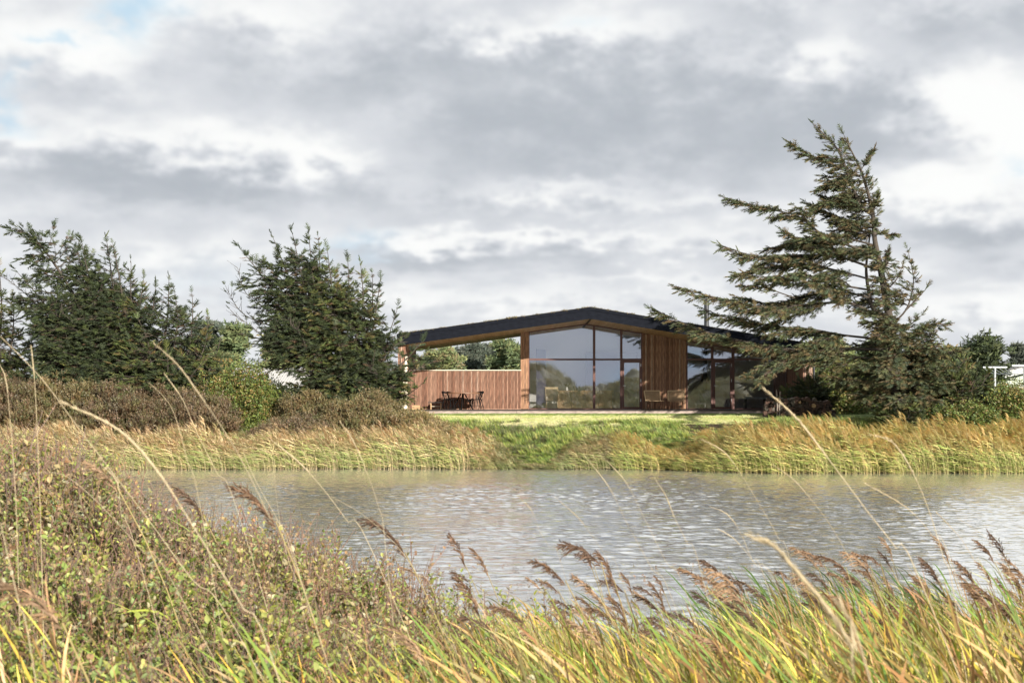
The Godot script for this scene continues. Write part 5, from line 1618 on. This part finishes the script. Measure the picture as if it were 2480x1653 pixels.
# ------------------------------------------------------------------ near bank
const STALKS := [[3.6, [-0.134, 0.652, -3.6, -0.679, 1.788, -3.6, -0.811, 1.953, -3.6, -0.932, 2.119, -3.6, -1.076, 2.306, -3.6, -1.191, 2.46, -3.6, -1.296, 2.568, -3.6], 0.0, 0.009, "long bare straw stalk arching up to the left edge beside the big spruce"],
	[4.2, [-1.363, 0.595, -4.2, -1.39, 1.93, -4.2, -1.399, 2.2, -4.2, -1.409, 2.432, -4.2, -1.42, 2.554, -4.2], 0.05, 0.008, "upright thin straw stalk with a bent tip at the far left"],
	[2.7, [-0.102, 0.737, -2.7, -0.443, 1.875, -2.7, -0.509, 2.007, -2.7, -0.6, 2.156, -2.7, -0.675, 2.272, -2.7, -0.749, 2.35, -2.7, -0.844, 2.396, -2.7], 0.26, 0.011, "thick pale seed head leaning left below the big left spruce"],
	[3.3, [-0.098, 0.68, -3.3, -0.491, 1.99, -3.3, -0.562, 2.132, -3.3, -0.643, 2.294, -3.3, -0.744, 2.445, -3.3, -0.784, 2.496, -3.3, -0.824, 2.531, -3.3], 0.16, 0.0085, "pale jointed seed head before the rounded spruce"],
	[4.2, [-0.694, 0.595, -4.2, -0.908, 2.02, -4.2, -0.959, 2.226, -4.2, -0.998, 2.367, -4.2, -1.036, 2.425, -4.2, -1.075, 2.46, -4.2], 0.0, 0.007, "thin bent straw stalk left of the jointed seed head"],
	[4.4, [-0.435, 0.576, -4.4, -0.83, 2.002, -4.4, -0.911, 2.177, -4.4, -0.978, 2.312, -4.4, -1.018, 2.406, -4.4, -1.066, 2.476, -4.4], 0.08, 0.007, "thin straw stalk with a narrow head close below the jointed seed head"],
	[4.0, [-1.363, 0.614, -4.0, -1.391, 1.953, -4.0, -1.399, 2.161, -4.0, -1.41, 2.32, -4.0, -1.423, 2.455, -4.0, -1.434, 2.491, -4.0], 0.06, 0.008, "short pale stalk right at the left edge above the scrub"],
	[4.2, [-0.246, 0.595, -4.2, -0.368, 1.917, -4.2, -0.393, 2.085, -4.2, -0.432, 2.2, -4.2, -0.471, 2.29, -4.2, -0.509, 2.344, -4.2], 0.12, 0.008, "slender curved stalk in front of the reeds below the middle spruce"],
	[4.2, [0.162, 0.595, -4.2, -0.393, 1.917, -4.2, -0.483, 2.046, -4.2, -0.561, 2.149, -4.2, -0.625, 2.22, -4.2, -0.694, 2.277, -4.2], 0.13, 0.009, "straw seed head leaning left over the pond's far bank, left of centre"],
	[4.6, [-0.391, 0.557, -4.6, -0.684, 1.829, -4.6, -0.755, 2.012, -4.6, -0.825, 2.139, -4.6, -0.868, 2.252, -4.6, -0.776, 2.238, -4.6], 0.0, 0.006, "thin kinked straw stem before the left reeds"],
	[3.4, [1.476, 0.671, -3.4, 0.993, 1.936, -3.4, 0.92, 2.051, -3.4, 0.847, 2.145, -3.4, 0.754, 2.27, -3.4, 0.681, 2.363, -3.4, 0.613, 2.424, -3.4], 0.2, 0.011, "bold pale seed head pointing at the firewood heap"],
	[3.9, [1.387, 0.623, -3.9, 1.223, 1.809, -3.9, 1.187, 1.964, -3.9, 1.139, 2.119, -3.9, 1.091, 2.226, -3.9, 1.044, 2.292, -3.9, 0.996, 2.31, -3.9], 0.16, 0.01, "arched pale seed head over the right-hand reeds"],
	[4.6, [1.192, 0.557, -4.6, 0.921, 1.801, -4.6, 0.865, 1.956, -4.6, 0.794, 2.083, -4.6, 0.724, 2.195, -4.6, 0.682, 2.245, -4.6, 0.618, 2.28, -4.6], 0.13, 0.007, "fine pale seed head in front of the grass slope's right end"],
	[1.9, [0.811, 0.812, -1.9, 0.485, 2.007, -1.9, 0.456, 2.071, -1.9, 0.421, 2.126, -1.9, 0.38, 2.176, -1.9, 0.351, 2.208, -1.9, 0.328, 2.219, -1.9], 0.24, 0.016, "large blurred pale seed head close to the viewer at the lower right"],
	[4.4, [1.637, 0.576, -4.4, 1.191, 1.692, -4.4, 1.083, 1.854, -4.4, 0.989, 2.016, -4.4, 0.908, 2.123, -4.4, 0.861, 2.171, -4.4, 0.82, 2.2, -4.4], 0.13, 0.008, "pale seed head reaching over the pond right of centre"],
	[4.8, [0.935, 0.538, -4.8, 0.564, 1.672, -4.8, 0.476, 1.834, -4.8, 0.388, 1.995, -4.8, 0.329, 2.113, -4.8, 0.256, 2.208, -4.8], 0.14, 0.007, "pale seed head over the pond below the house's glass front"],
	[5.2, [1.033, 0.501, -5.2, 0.659, 1.643, -5.2, 0.564, 1.818, -5.2, 0.484, 1.978, -5.2, 0.42, 2.105, -5.2, 0.357, 2.178, -5.2], 0.12, 0.006, "thin pale seed head just right of the one below the glass front"],
	[4.6, [0.924, 0.557, -4.6, 0.625, 1.801, -4.6, 0.569, 1.942, -4.6, 0.527, 2.026, -4.6, 0.499, 2.097, -4.6, 0.468, 2.146, -4.6], 0.12, 0.008, "straight short seed head over the middle of the pond"],
	[4.8, [1.235, 0.538, -4.8, 0.873, 1.746, -4.8, 0.814, 1.863, -4.8, 0.77, 1.966, -4.8, 0.726, 2.025, -4.8, 0.682, 2.045, -4.8], 0.1, 0.007, "small pale seed head bending over the pond right of the middle"],
	[4.4, [1.805, 0.576, -4.4, 1.379, 1.854, -4.4, 1.312, 1.975, -4.4, 1.245, 2.056, -4.4, 1.191, 2.096, -4.4, 1.11, 2.142, -4.4], 0.16, 0.008, "flat-lying seed head at the right of the pond"],
	[4.8, [1.985, 0.538, -4.8, 1.622, 1.746, -4.8, 1.564, 1.863, -4.8, 1.52, 1.937, -4.8, 1.475, 1.988, -4.8, 1.439, 2.025, -4.8], 0.08, 0.008, "small tawny seed head low over the right part of the pond"],
	[4.8, [0.75, 0.538, -4.8, 0.388, 1.746, -4.8, 0.329, 1.863, -4.8, 0.27, 1.951, -4.8, 0.226, 2.01, -4.8, 0.16, 2.069, -4.8], 0.12, 0.006, "faint pale seed head left of the pond's middle"],
	[5.2, [0.574, 0.501, -5.2, 0.197, 1.755, -5.2, 0.15, 1.85, -5.2, 0.102, 1.93, -5.2, 0.07, 2.009, -5.2, 0.019, 2.06, -5.2], 0.09, 0.006, "faint small seed head beyond the near scrub's right edge"],
	[3.6, [-0.221, 0.652, -3.6, -0.833, 1.898, -3.6, -0.932, 2.019, -3.6, -1.054, 2.152, -3.6, -1.153, 2.223, -3.6, -1.274, 2.207, -3.6], 0.0, 0.007, "pale stem bowing down to the left over the scrub"],
	[4.3, [-0.807, 0.586, -4.3, -1.127, 1.919, -4.3, -1.18, 2.051, -4.3, -1.193, 2.156, -4.3, -1.239, 2.209, -4.3], 0.09, 0.008, "pale drooping head above the near scrub at left"],
	[2.6, [-0.722, 0.746, -2.6, -0.872, 1.894, -2.6, -0.9, 2.022, -2.6, -0.92, 2.109, -2.6, -0.936, 2.181, -2.6], 0.0, 0.01, "stout pale stem rising in the bottom left corner"],
	[5.0, [-0.536, 0.519, -5.0, -0.729, 1.642, -5.0, -0.79, 1.856, -5.0, -0.821, 2.009, -5.0, -0.843, 2.208, -5.0], 0.0, 0.006, "thin upright straw behind the near scrub, left of centre"],
	[5.0, [2.006, 0.519, -5.0, 1.767, 1.718, -5.0, 1.721, 1.856, -5.0, 1.659, 1.933, -5.0, 1.568, 1.994, -5.0], 0.0, 0.005, "thin dark stem at the right of the pond"],
	[4.8, [0.179, 0.538, -4.8, -0.229, 1.672, -4.8, -0.317, 1.819, -4.8, -0.406, 1.937, -4.8, -0.508, 2.025, -4.8, -0.611, 2.084, -4.8], 0.0, 0.006, "thin straw stem leaning over the pond's left part"],
	[5.0, [1.488, 0.519, -5.0, 0.955, 1.703, -5.0, 0.863, 1.825, -5.0, 0.787, 1.917, -5.0, 0.726, 1.956, -5.0], 0.08, 0.007, "tiny seed head between two taller ones over the pond"]]

func build_stalks() -> void:
	for q in STALKS:
		var base := Vector3(q[1][0], ground(q[1][0], -q[1][2]) - 0.03, q[1][2])
		var t := thing("grass_stalk", q[4], "grass stalk", base, "tall straw-coloured grass stalks in the foreground")
		var raw := [Vector3.ZERO]
		for k in range(3, q[1].size(), 3): raw.append(Vector3(q[1][k], q[1][k + 1], q[1][k + 2]) - base)
		var p := curve_pts(raw, 0.035)
		var n := p.size()
		var head: float = q[2]
		var total := 0.0
		for i in n - 1: total += p[i].distance_to(p[i + 1])
		var cut := n - 1
		var run := 0.0
		while cut > 2 and run < head:
			run += p[cut].distance_to(p[cut - 1])
			cut -= 1
		var straw := Color(0.46, 0.375, 0.24) * rng.randf_range(0.8, 1.1)
		var thick: float = q[3] * 0.34
		var mb := MB.new()
		mb.tube(p.slice(0, cut + 2), taper(mini(cut + 2, n), thick * 0.42, thick * 0.24), 6, straw)
		obj("stem", mb.build(), dry_mat, t)
		if head > 0.0:
			mb = MB.new()
			var hp := p.slice(cut, n)
			var hr := PackedFloat32Array()
			for i in hp.size():
				var u := float(i) / maxf(1, hp.size() - 1)
				hr.append(thick * 0.55 * (0.25 + 0.75 * pow(sin(PI * clampf(0.08 + u * 0.9, 0, 1)), 0.8)) * rng.randf_range(0.65, 1.1) * (0.75 if i == hp.size() - 1 else 1.0))
			mb.tube(hp, hr, 7, straw * 1.0)
			for i in range(0, hp.size() - 1):
				for k in 16:
					var dir := (hp[i + 1] - hp[i]).normalized()
					var out := Vector3(jit(1), jit(1), jit(1)).normalized()
					mb.blade(hp[i] + dir * rng.randf() * 0.03, (dir + out * 0.4).normalized(), dir.cross(out).normalized(), thick * rng.randf_range(2.4, 5.0), thick * 0.5, Vector3.ZERO, straw * rng.randf_range(0.55, 1.2), straw * 1.25, 2)
			obj("seed_head", mb.build(), dry_mat, t)

func plume_mesh(tone: Color, size: float) -> ArrayMesh:   # a feathery head that follows the stem and nods to the lee side
	var mb := MB.new()
	for k in 34:
		var u := k / 33.0
		var o := Vector3(-0.075 * u - 0.05 * u * u, 0.17 * u - 0.045 * u * u, 0) * size
		var along := Vector3(-0.45 - 0.5 * u, 0.85 - 0.45 * u, 0)
		var out := (along + Vector3(jit(0.38) - 0.06, jit(0.38) - 0.06, jit(0.38))).normalized()
		var l := size * (0.022 + 0.042 * sin(PI * clampf(u * 0.8 + 0.12, 0, 1))) * rng.randf_range(0.7, 1.3)
		var c := tone * rng.randf_range(0.6, 1.45)
		var s := out.cross(Vector3(jit(1), jit(1), 1)).normalized()
		mb.blade(o, out, s, l, 0.0065 * size, Vector3(-0.1 * l, -0.30 * l, 0), c, c * 1.3, 2)
		for j in 4:
			var w := rng.randf_range(0.2, 0.95)
			var p := o + out * l * w + Vector3(-0.1 * l, -0.3 * l, 0) * w * w
			var d := (out + Vector3(jit(0.7), jit(0.7) - 0.2, jit(0.7))).normalized()
			mb.blade(p, d, d.cross(Vector3(jit(1), 1, jit(1))).normalized(), 0.02 * size, 0.0045 * size, Vector3.ZERO, c * 0.9, c * 1.5, 2)
	return mb.build()

var reed_protos := []

func make_reed(h: float, tone: Color, leaf_tone: Color, plumed: bool, label: String, group: String) -> Node3D:
	var t := thing("reed", label, "reed", Vector3(0, -50, 0), group)
	var lean := rng.randf_range(0.16, 0.34)
	var p := PackedVector3Array()
	for k in 8:
		var u := k / 7.0
		p.append(Vector3(-lean * h * u * u, h * u * (1.0 - 0.06 * u), jit(0.004)))
	var mb := MB.new()
	mb.tube(p, taper(8, 0.0034, 0.0018), 5, Color(0.30, 0.235, 0.10) * rng.randf_range(0.8, 1.1))
	obj("stem", mb.build(), dry_mat, t)
	for k in 4:
		var u := rng.randf_range(0.30, 0.86)
		var at := Vector3(-lean * h * u * u, h * u * (1.0 - 0.06 * u), 0)
		mb = MB.new()
		var c := leaf_tone if rng.randf() < 0.65 else Color(0.36, 0.27, 0.13)
		var dir := Vector3(-0.35 - rng.randf() * 0.6, rng.randf_range(0.55, 1.0), jit(0.7)).normalized()
		mb.blade(at, dir, dir.cross(Vector3(0.2, jit(0.6), 1)).cross(dir).normalized(), rng.randf_range(0.18, 0.36), rng.randf_range(0.008, 0.013), Vector3(-0.06, -0.04 - rng.randf() * 0.08, jit(0.05)), c * 0.9, c * 1.1, 5)
		obj("leaf", mb.build(), leaf_mat, t)
	if plumed:
		var pl := obj("plume", plume_mesh(tone, rng.randf_range(0.6, 0.95)), dry_mat, t)
		pl.position = p[7] - Vector3(0, 0.012, 0)
		pl.rotation.z = rng.randf_range(-0.25, 0.4)
	return t

func reed_clump_mesh(count: int, tones: Array, straw: float) -> ArrayMesh:
	var mb := MB.new()
	for k in count:
		var o := Vector3(jit(0.13), 0, jit(0.13))
		var h := rng.randf_range(0.45, 1.08)
		var lean := rng.randf_range(0.08, 0.55)
		var stem := Color(0.30, 0.22, 0.10) * rng.randf_range(0.6, 1.15) if rng.randf() < 0.65 else Color(0.20, 0.22, 0.07)
		var p := PackedVector3Array()
		for j in 5:
			var u := j / 4.0
			p.append(o + Vector3(-lean * h * u * u, h * u, jit(0.008)))
		mb.tube(p, taper(5, 0.0026, 0.0013), 4, stem)
		for j in 6:
			var u := rng.randf_range(0.2, 0.95)
			var at := o + Vector3(-lean * h * u * u, h * u, 0)
			var c := Color(0.40, 0.295, 0.15) * rng.randf_range(0.4, 1.35) if rng.randf() < straw else pick(tones, 0.25)
			var dir := Vector3(jit(0.6) - 0.32, rng.randf_range(0.75, 1.4), jit(0.6)).normalized()
			mb.blade(at, dir, dir.cross(Vector3(jit(1), jit(0.5), jit(1))).normalized(), rng.randf_range(0.16, 0.36), rng.randf_range(0.006, 0.0135), Vector3(-0.06 + jit(0.05), -0.02 - 0.15 * rng.randf() * rng.randf(), jit(0.06)), c * 0.9, c * 1.1, 4)
	return mb.build()

func build_near_reeds() -> void:
	var lively := [Color(0.29, 0.33, 0.055), Color(0.38, 0.39, 0.07), Color(0.19, 0.26, 0.05), Color(0.45, 0.38, 0.09)]
	var green := [Color(0.09, 0.15, 0.04), Color(0.12, 0.18, 0.045), Color(0.15, 0.20, 0.05)]
	var meshes := []
	for k in 9: meshes.append(reed_clump_mesh(6, lively, [0.1, 0.6, 0.3][k % 3]))
	for k in 2: meshes.append(reed_clump_mesh(5, green, 0.12))
	var list := []
	for k in 11: list.append(Copies3D.new())
	var tints := [Color(1, 1, 1), Color(1.3, 1.08, 0.9), Color(0.8, 0.95, 0.8), Color(1.3, 0.98, 0.95), Color(0.85, 0.64, 0.58), Color(1.15, 1.1, 0.8), Color(1.35, 1.1, 0.85)]
	for i in 6200:
		var d := 3.3 + 9.5 * pow(rng.randf(), 1.3)
		var a := rng.randf_range(-0.42, 0.44)
		var x := a * d
		var edge := maxf(0.10, sm(-0.17, 0.0, a + jit(0.08)))
		if rng.randf() > edge: continue
		var top := 2.40 - d * (0.154 - 0.05 * sm(-0.15, -0.36, a) - 0.022 * sm(0.1, 0.36, a) - 0.006 * sin(a * 31.0) + jit(0.024)) - 0.06 * sm(6.0, 3.5, d)
		if rng.randf() < 0.25: top -= rng.randf() * 0.35
		var g := maxf(ground(x, d), -0.25)
		var h := (top - g)
		if h < 0.25: continue
		if d > 9.5 and rng.randf() < 0.45: continue
		var k := rng.randi() % 9
		if d > 7.5 and a > 0.16 and rng.randf() < 0.4: k = 9 + rng.randi() % 2
		h *= 0.86
		list[k].add(Basis(Vector3.UP, jit(0.9)).scaled(Vector3(1, h, 1)), Vector3(x, g, -d), pick(tints, 0.2))
	# green wind-blown reeds standing taller at the water, right
	for i in 150:
		var d := rng.randf_range(8.5, 12.0)
		var a := rng.randf_range(0.165, 0.38)
		if n_mid.get_noise_2d(a * 160.0, 7.0) < -0.02: continue
		var g := maxf(ground(a * d, d), -0.2)
		var h := 2.40 - d * (0.128 + jit(0.018)) - g
		list[9 + i % 2].add(Basis(Vector3(0, 0, 1), 0.16) * Basis(Vector3.UP, jit(0.9)).scaled(Vector3(1, h, 1)), Vector3(a * d + 0.15, g, -d), pick([Color(0.95, 1, 0.9)], 0.15))
	var bed := thing("reed_bed", "dense bed of yellow-green reed leaves and straw stems at the lower right", "reeds", Vector3.ZERO, "", "stuff")
	for k in 11: copies("reeds", meshes[k], leaf_mat, list[k], bed)
	# the reeds with brown plumes, each one a plant
	var zones := [
		["reed leaning left at the reed bed's left edge beside the scrub", -0.12, 0.02, 46],
		["reed leaning left in the middle of the near reed bed", 0.02, 0.13, 88],
		["reed leaning left in the reed bed below the right half of the pond", 0.13, 0.25, 80],
		["reed leaning left at the reed bed's right end", 0.25, 0.365, 72]]
	var brown := [Color(0.115, 0.066, 0.038), Color(0.15, 0.09, 0.052), Color(0.08, 0.047, 0.03), Color(0.21, 0.135, 0.08)]
	var kinds := ["dark-brown-plumed ", "mid-brown-plumed ", "blackish-plumed ", "pale-tan-plumed "]
	for z in zones:
		var protos := []
		for k in 4: protos.append(make_reed(1.0, brown[k], pick(lively, 0.2), true, kinds[k] + z[0], "brown-plumed reeds on the near shore"))
		for i in z[3]:
			var o: Node3D = protos[i % 4] if i < 4 else dup(protos[i % 4], "reed", Vector3.ZERO, kinds[i % 4] + z[0])
			var d := 4.6 + 7.0 * pow(rng.randf(), 0.75)
			var a := rng.randf_range(z[1], z[2])
			var top: float = 2.40 - d * (0.142 - 0.014 * sm(0.1, 0.36, a) + jit(0.040)) - 0.02
			if rng.randf() < 0.6: top -= rng.randf() * 0.32
			var g := maxf(ground(a * d, d), -0.2)
			var h := clampf(top - g, 0.5, 1.9)
			var w := lerpf(1.0, h, 0.35)
			o.position = Vector3(a * d + 0.22 * h, g, -d)
			o.scale = Vector3(w, h, w)
			o.rotation.y = jit(0.5)
	# single reeds that stand apart
	for e in [[-0.68, 4.6, 2.1, "thick russet reed plume standing over the water left of centre", 0],
	[-0.25, 5.2, 1.94, "dark upright reed plume standing alone near the pond's middle", 2],
	[-0.88, 2.9, 2.02, "large blurred brown reed plume in the scrub at lower left", 3],
	[-1.3, 6.5, 1.96, "small dark reed plume at the water's left corner", 2],
	[-1.23, 5.0, 2.19, "pale brown plume among twigs at left", 3],
	[0.37, 6.0, 1.82, "dark plume nodding far left over the middle of the pond", 2],
	[-0.2, 3.4, 1.85, "blurred brown plume bent over at the bottom centre", 3],
	[1.35, 8.5, 1.45, "thin upright dark spike in the water at right of centre", 2],
	[0.47, 6.5, 1.68, "dark nodding plume just below the far-left nodding one", 0]]:
		var o := make_reed(1.0, brown[e[4]], pick(lively, 0.2), true, e[3], "brown-plumed reeds on the near shore")
		var g := ground(e[0], e[1])
		o.position = Vector3(e[0] + 0.2, g, -e[1])
		o.scale = Vector3(1.1, e[2] - g, 1.1)

func canopy(x: float, d: float) -> float:    # height of the scrub's top
	var s := 1.30 + 0.38 * sm(-0.2, -1.5, x) + 0.47 * sm(-1.3, -2.8, x)
	var y := lerpf(1.56, s, clampf((d - 3.5) / 4.0, -0.3, 1.0)) - 0.30 * maxf(0.0, d - 7.5)
	return y + 0.22 * n_mid.get_noise_2d(x * 4.5, d * 4.5) + 0.16 * n_fine.get_noise_2d(x * 5.0 + 20.0, d * 5.0)

func sprig_mesh(kind: int) -> ArrayMesh:
	var mb := MB.new()
	var l := 0.20
	mb.tube(PackedVector3Array([Vector3.ZERO, Vector3(0.012, l * 0.5, 0), Vector3(0.0, l, 0.01)]), PackedFloat32Array([0.0022, 0.0018, 0.001]), 4, Color(0.20, 0.10, 0.075))
	var tones := [[Color(0.20, 0.25, 0.06), Color(0.25, 0.29, 0.065), Color(0.14, 0.19, 0.055)], [Color(0.27, 0.30, 0.07), Color(0.22, 0.27, 0.065), Color(0.30, 0.28, 0.08)], [Color(0.25, 0.21, 0.11), Color(0.31, 0.27, 0.15), Color(0.17, 0.13, 0.065)], [Color(0.15, 0.20, 0.08), Color(0.17, 0.21, 0.07), Color(0.24, 0.15, 0.08)], [Color(0.36, 0.32, 0.21), Color(0.25, 0.21, 0.12), Color(0.21, 0.24, 0.07)]]
	for k in 16:
		var u := 0.08 + 0.90 * k / 15.0
		var a := k * 2.4 + jit(0.4)
		var dir := Vector3(cos(a), rng.randf_range(0.25, 1.1), sin(a)).normalized()
		var s := dir.cross(Vector3(jit(0.5), 1, jit(0.5))).normalized()
		var size := rng.randf_range(0.021, 0.038) * (1.15 - 0.3 * u)
		leaf(mb, Vector3(0, l * u, 0) + dir * 0.004, dir, s, size, size * 0.62, pick(tones[kind], 0.25))
	return mb.build()

func bare_twig_mesh() -> ArrayMesh:
	var mb := MB.new()
	var c := Color(0.15, 0.105, 0.08)
	var p := PackedVector3Array([Vector3.ZERO, Vector3(jit(0.02), 0.17, jit(0.02)), Vector3(jit(0.03), 0.34, jit(0.03)), Vector3(jit(0.04), 0.5, jit(0.04))])
	mb.tube(p, PackedFloat32Array([0.0032, 0.0026, 0.002, 0.001]), 5, c)
	for k in 6:
		var u := rng.randf_range(0.15, 0.9)
		var o := p[0].lerp(p[3], u)
		var d := Vector3(jit(1), 1.1, jit(1)).normalized()
		var l := rng.randf_range(0.06, 0.17)
		mb.tube(PackedVector3Array([o, o + d * l * 0.5, o + d * l + Vector3(0, 0.02, 0)]), PackedFloat32Array([0.0018, 0.0014, 0.0008]), 4, c * 1.15)
		for j in 3:
			var q := o + d * l * rng.randf_range(0.4, 1.0)
			var ld := Vector3(jit(1), 0.6, jit(1)).normalized()
			leaf(mb, q, ld, ld.cross(Vector3(jit(1), 0.4, 1)).normalized(), rng.randf_range(0.010, 0.02), 0.009, pick([Color(0.26, 0.19, 0.10), Color(0.19, 0.12, 0.07), Color(0.26, 0.25, 0.08)], 0.3))
	return mb.build()

func build_scrub() -> void:
	var sprigs := []
	var list := []
	for k in 5:
		sprigs.append(sprig_mesh(k))
		list.append(Copies3D.new())
	var bare := [bare_twig_mesh(), bare_twig_mesh(), bare_twig_mesh()]
	var bare_list := [Copies3D.new(), Copies3D.new(), Copies3D.new()]
	var blades := [Copies3D.new(), Copies3D.new()]
	for i in 17000:
		var d := 2.9 + 6.4 * pow(rng.randf(), 0.85)
		var a := rng.randf_range(-0.46, 0.06)
		var x := a * d
		if rng.randf() > 1.0 - sm(-0.20, 0.02, a + jit(0.07)): continue
		if d > 8.6 and a > -0.24: continue
		var top := canopy(x, d)
		var g := maxf(ground(x, d), 0.0)
		if top - g < 0.15: continue
		var y := top - 0.55 * pow(rng.randf(), 1.7) - 0.14
		if y < g: y = g + rng.randf() * 0.1
		var v := n_mid.get_noise_2d(x * 4.0 + 11.0, d * 4.0)
		var k := rng.randi() % 2
		var far := sm(4.6, 6.6, d + v * 2.0)
		if rng.randf() < 0.12 + 0.40 * far: k = 2 if rng.randf() < 0.55 else 4
		elif rng.randf() < 0.2: k = 3
		var s := rng.randf_range(0.8, 1.25)
		var q := Basis(Vector3(jit(1), 0, jit(1)).normalized(), jit(0.65)) * Basis(Vector3.UP, rng.randf() * TAU)
		list[k].add(q.scaled(Vector3(s, s, s)), Vector3(x, y, -d), pick([Color(1, 1, 1), Color(1.1, 1.0, 0.85), Color(0.88, 0.95, 0.9)], 0.2))
	for i in 1900:
		var d := 3.2 + 5.8 * pow(rng.randf(), 0.8)
		var a := rng.randf_range(-0.42, 0.05)
		if rng.randf() > 1.0 - sm(-0.18, 0.02, a): continue
		var x := a * d
		var top := canopy(x, d)
		var s := rng.randf_range(0.7, 1.25) * (0.75 + 0.45 * sm(4.5, 7.0, d))
		bare_list[i % 3].add(Basis(Vector3(jit(1), 0, jit(1)).normalized(), jit(0.3)) * Basis(Vector3.UP, rng.randf() * TAU).scaled(Vector3(s, s, s)), Vector3(x, top - 0.38 * s + jit(0.06), -d), pick([Color(1, 1, 1), Color(1.25, 1.1, 1.05)], 0.2))
	for i in 3600:
		var d := 2.8 + 5.5 * rng.randf()
		var a := rng.randf_range(-0.42, 0.05)
		var x := a * d
		if n_mid.get_noise_2d(x * 3.0, d * 3.0 + 60.0) < -0.12: continue
		var s := rng.randf_range(0.8, 1.3)
		blades[i % 2].add(Basis(Vector3.UP, jit(0.8)).scaled(Vector3(s, s, s)), Vector3(x, canopy(x, d) - 0.33 * s, -d), pick([Color(0.36, 0.39, 0.07), Color(0.27, 0.33, 0.06), Color(0.52, 0.41, 0.22), Color(0.42, 0.33, 0.18), Color(0.30, 0.22, 0.13)], 0.2))
	var t := thing("willow_scrub", "low creeping willow scrub with green, yellow and russet leaves at the lower left", "shrub", Vector3.ZERO, "", "stuff")
	for k in 5: copies("leaves", sprigs[k], leaf_mat, list[k], t)
	for k in 3: copies("twigs", bare[k], dry_mat, bare_list[k], t)
	t = thing("scrub_grass", "broad yellow-green grass blades growing up through the near scrub", "grass", Vector3.ZERO, "", "stuff")
	for k in 2: copies("grass", grass_clump_mesh(7, 0.40, 0.006, 0.10, 0.28), leaf_mat, blades[k], t)
	# floating pondweed
	var weed := Copies3D.new()
	var mb := MB.new()
	leaf(mb, Vector3(-0.02, 0, 0), Vector3.RIGHT, Vector3.BACK, 0.05, 0.026, Color.WHITE)
	for i in 1700:
		var d := 12.5 + 8.5 * pow(rng.randf(), 1.1)
		var x := rng.randf_range(-0.16, 0.26) * d
		if n_mid.get_noise_2d(x * 1.5, d * 1.5 + 33.0) < 0.02: continue
		var s := rng.randf_range(0.7, 1.5)
		weed.add((Basis(Vector3.UP, rng.randf() * TAU) * Basis(Vector3.BACK, jit(0.5))).scaled(Vector3(s, s, s)), Vector3(x, 0.022 + rng.randf() * 0.02, -d), pick([Color(0.20, 0.11, 0.06), Color(0.14, 0.10, 0.05), Color(0.24, 0.20, 0.08)], 0.3))
	t = thing("pondweed", "small russet pondweed leaves floating beyond the near reeds", "pondweed", Vector3.ZERO, "", "stuff")
	copies("leaves", mb.build(), leaf_mat, weed, t)

# ------------------------------------------------------------------
func _ready() -> void:
	rng.seed = 20240
	for q in [[n_big, 0.035, 3, 3], [n_mid, 0.22, 4, 7], [n_fine, 0.55, 4, 12]]:
		var f: FastNoiseLite = q[0]
		f.noise_type = FastNoiseLite.TYPE_SIMPLEX_SMOOTH
		f.frequency = q[1]
		f.fractal_octaves = q[2]
		f.seed = q[3]
	# camera: 50 mm lens on full frame, level, with the lens shifted up
	var cam := Camera3D.new()
	cam.name = "camera"
	add_child(cam)
	cam.position = Vector3(0, 2.4, 0)
	cam.projection = Camera3D.PROJECTION_FRUSTUM
	cam.near = 0.05
	cam.far = 2000.0
	cam.size = 0.05 * 1653.0 / 3444.0
	cam.frustum_offset = Vector2(0, 0.05 * 148.5 / 3444.0)
	var lens := CameraAttributesPhysical.new()
	lens.frustum_near = 0.05
	lens.frustum_far = 2000.0
	lens.frustum_focal_length = 50.0
	lens.frustum_focus_distance = 50.0
	lens.exposure_aperture = 10.0
	cam.attributes = lens
	cam.current = true
	# sky and air
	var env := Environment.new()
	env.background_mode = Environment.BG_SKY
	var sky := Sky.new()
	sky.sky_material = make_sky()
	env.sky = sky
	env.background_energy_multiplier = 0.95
	env.tonemap_mode = Environment.TONE_MAPPER_LINEAR
	env.tonemap_exposure = 1.90
	env.sdfgi_enabled = true
	env.ssao_enabled = true
	env.ssil_enabled = true
	var world := WorldEnvironment.new()
	world.name = "world"
	world.environment = env
	add_child(world)
	# sun, from the right behind the viewer
	var sun := DirectionalLight3D.new()
	sun.name = "sun"
	add_child(sun)
	var az := deg_to_rad(30.0)
	var el := deg_to_rad(19.5)
	sun.basis = Basis.looking_at(-Vector3(sin(az) * cos(el), sin(el), cos(az) * cos(el)))
	sun.light_energy = 1.6
	sun.light_color = Color(1.0, 0.97, 0.915)
	sun.light_angular_distance = 0.5
	sun.shadow_enabled = true

	leaf_mat = plant_mat("leaf", 0.55, 0.48)
	dry_mat = plant_mat("dry_straw", 0.35, 0.75)
	needle_mat = plant_mat("needles", 0.12, 0.7)
	bark_mat = mat("bark", lin(0.115, 0.092, 0.072), 0.95, noise_tex(0.08, 0.45, 1.0, 4, 256, 50), Vector3(1.2, 1.2, 1.2))
	for k in 3: spray_meshes.append(spray_mesh())
	for k in 2: pine_tufts.append(pine_tuft_mesh())

	rng.seed = 500
	build_ground()
	rng.seed = 507
	build_water()
	rng.seed = 514
	build_house()
	rng.seed = 521
	build_fence_and_deck()
	rng.seed = 528
	build_neighbours()
	rng.seed = 535
	build_hero()
	rng.seed = 542
	build_spruces()
	rng.seed = 549
	build_far_trees()
	rng.seed = 556
	build_shrubs()
	rng.seed = 563
	build_bank()
	rng.seed = 570
	build_furniture()
	rng.seed = 577
	build_scrub()
	rng.seed = 584
	build_near_reeds()
	rng.seed = 591
	build_stalks()
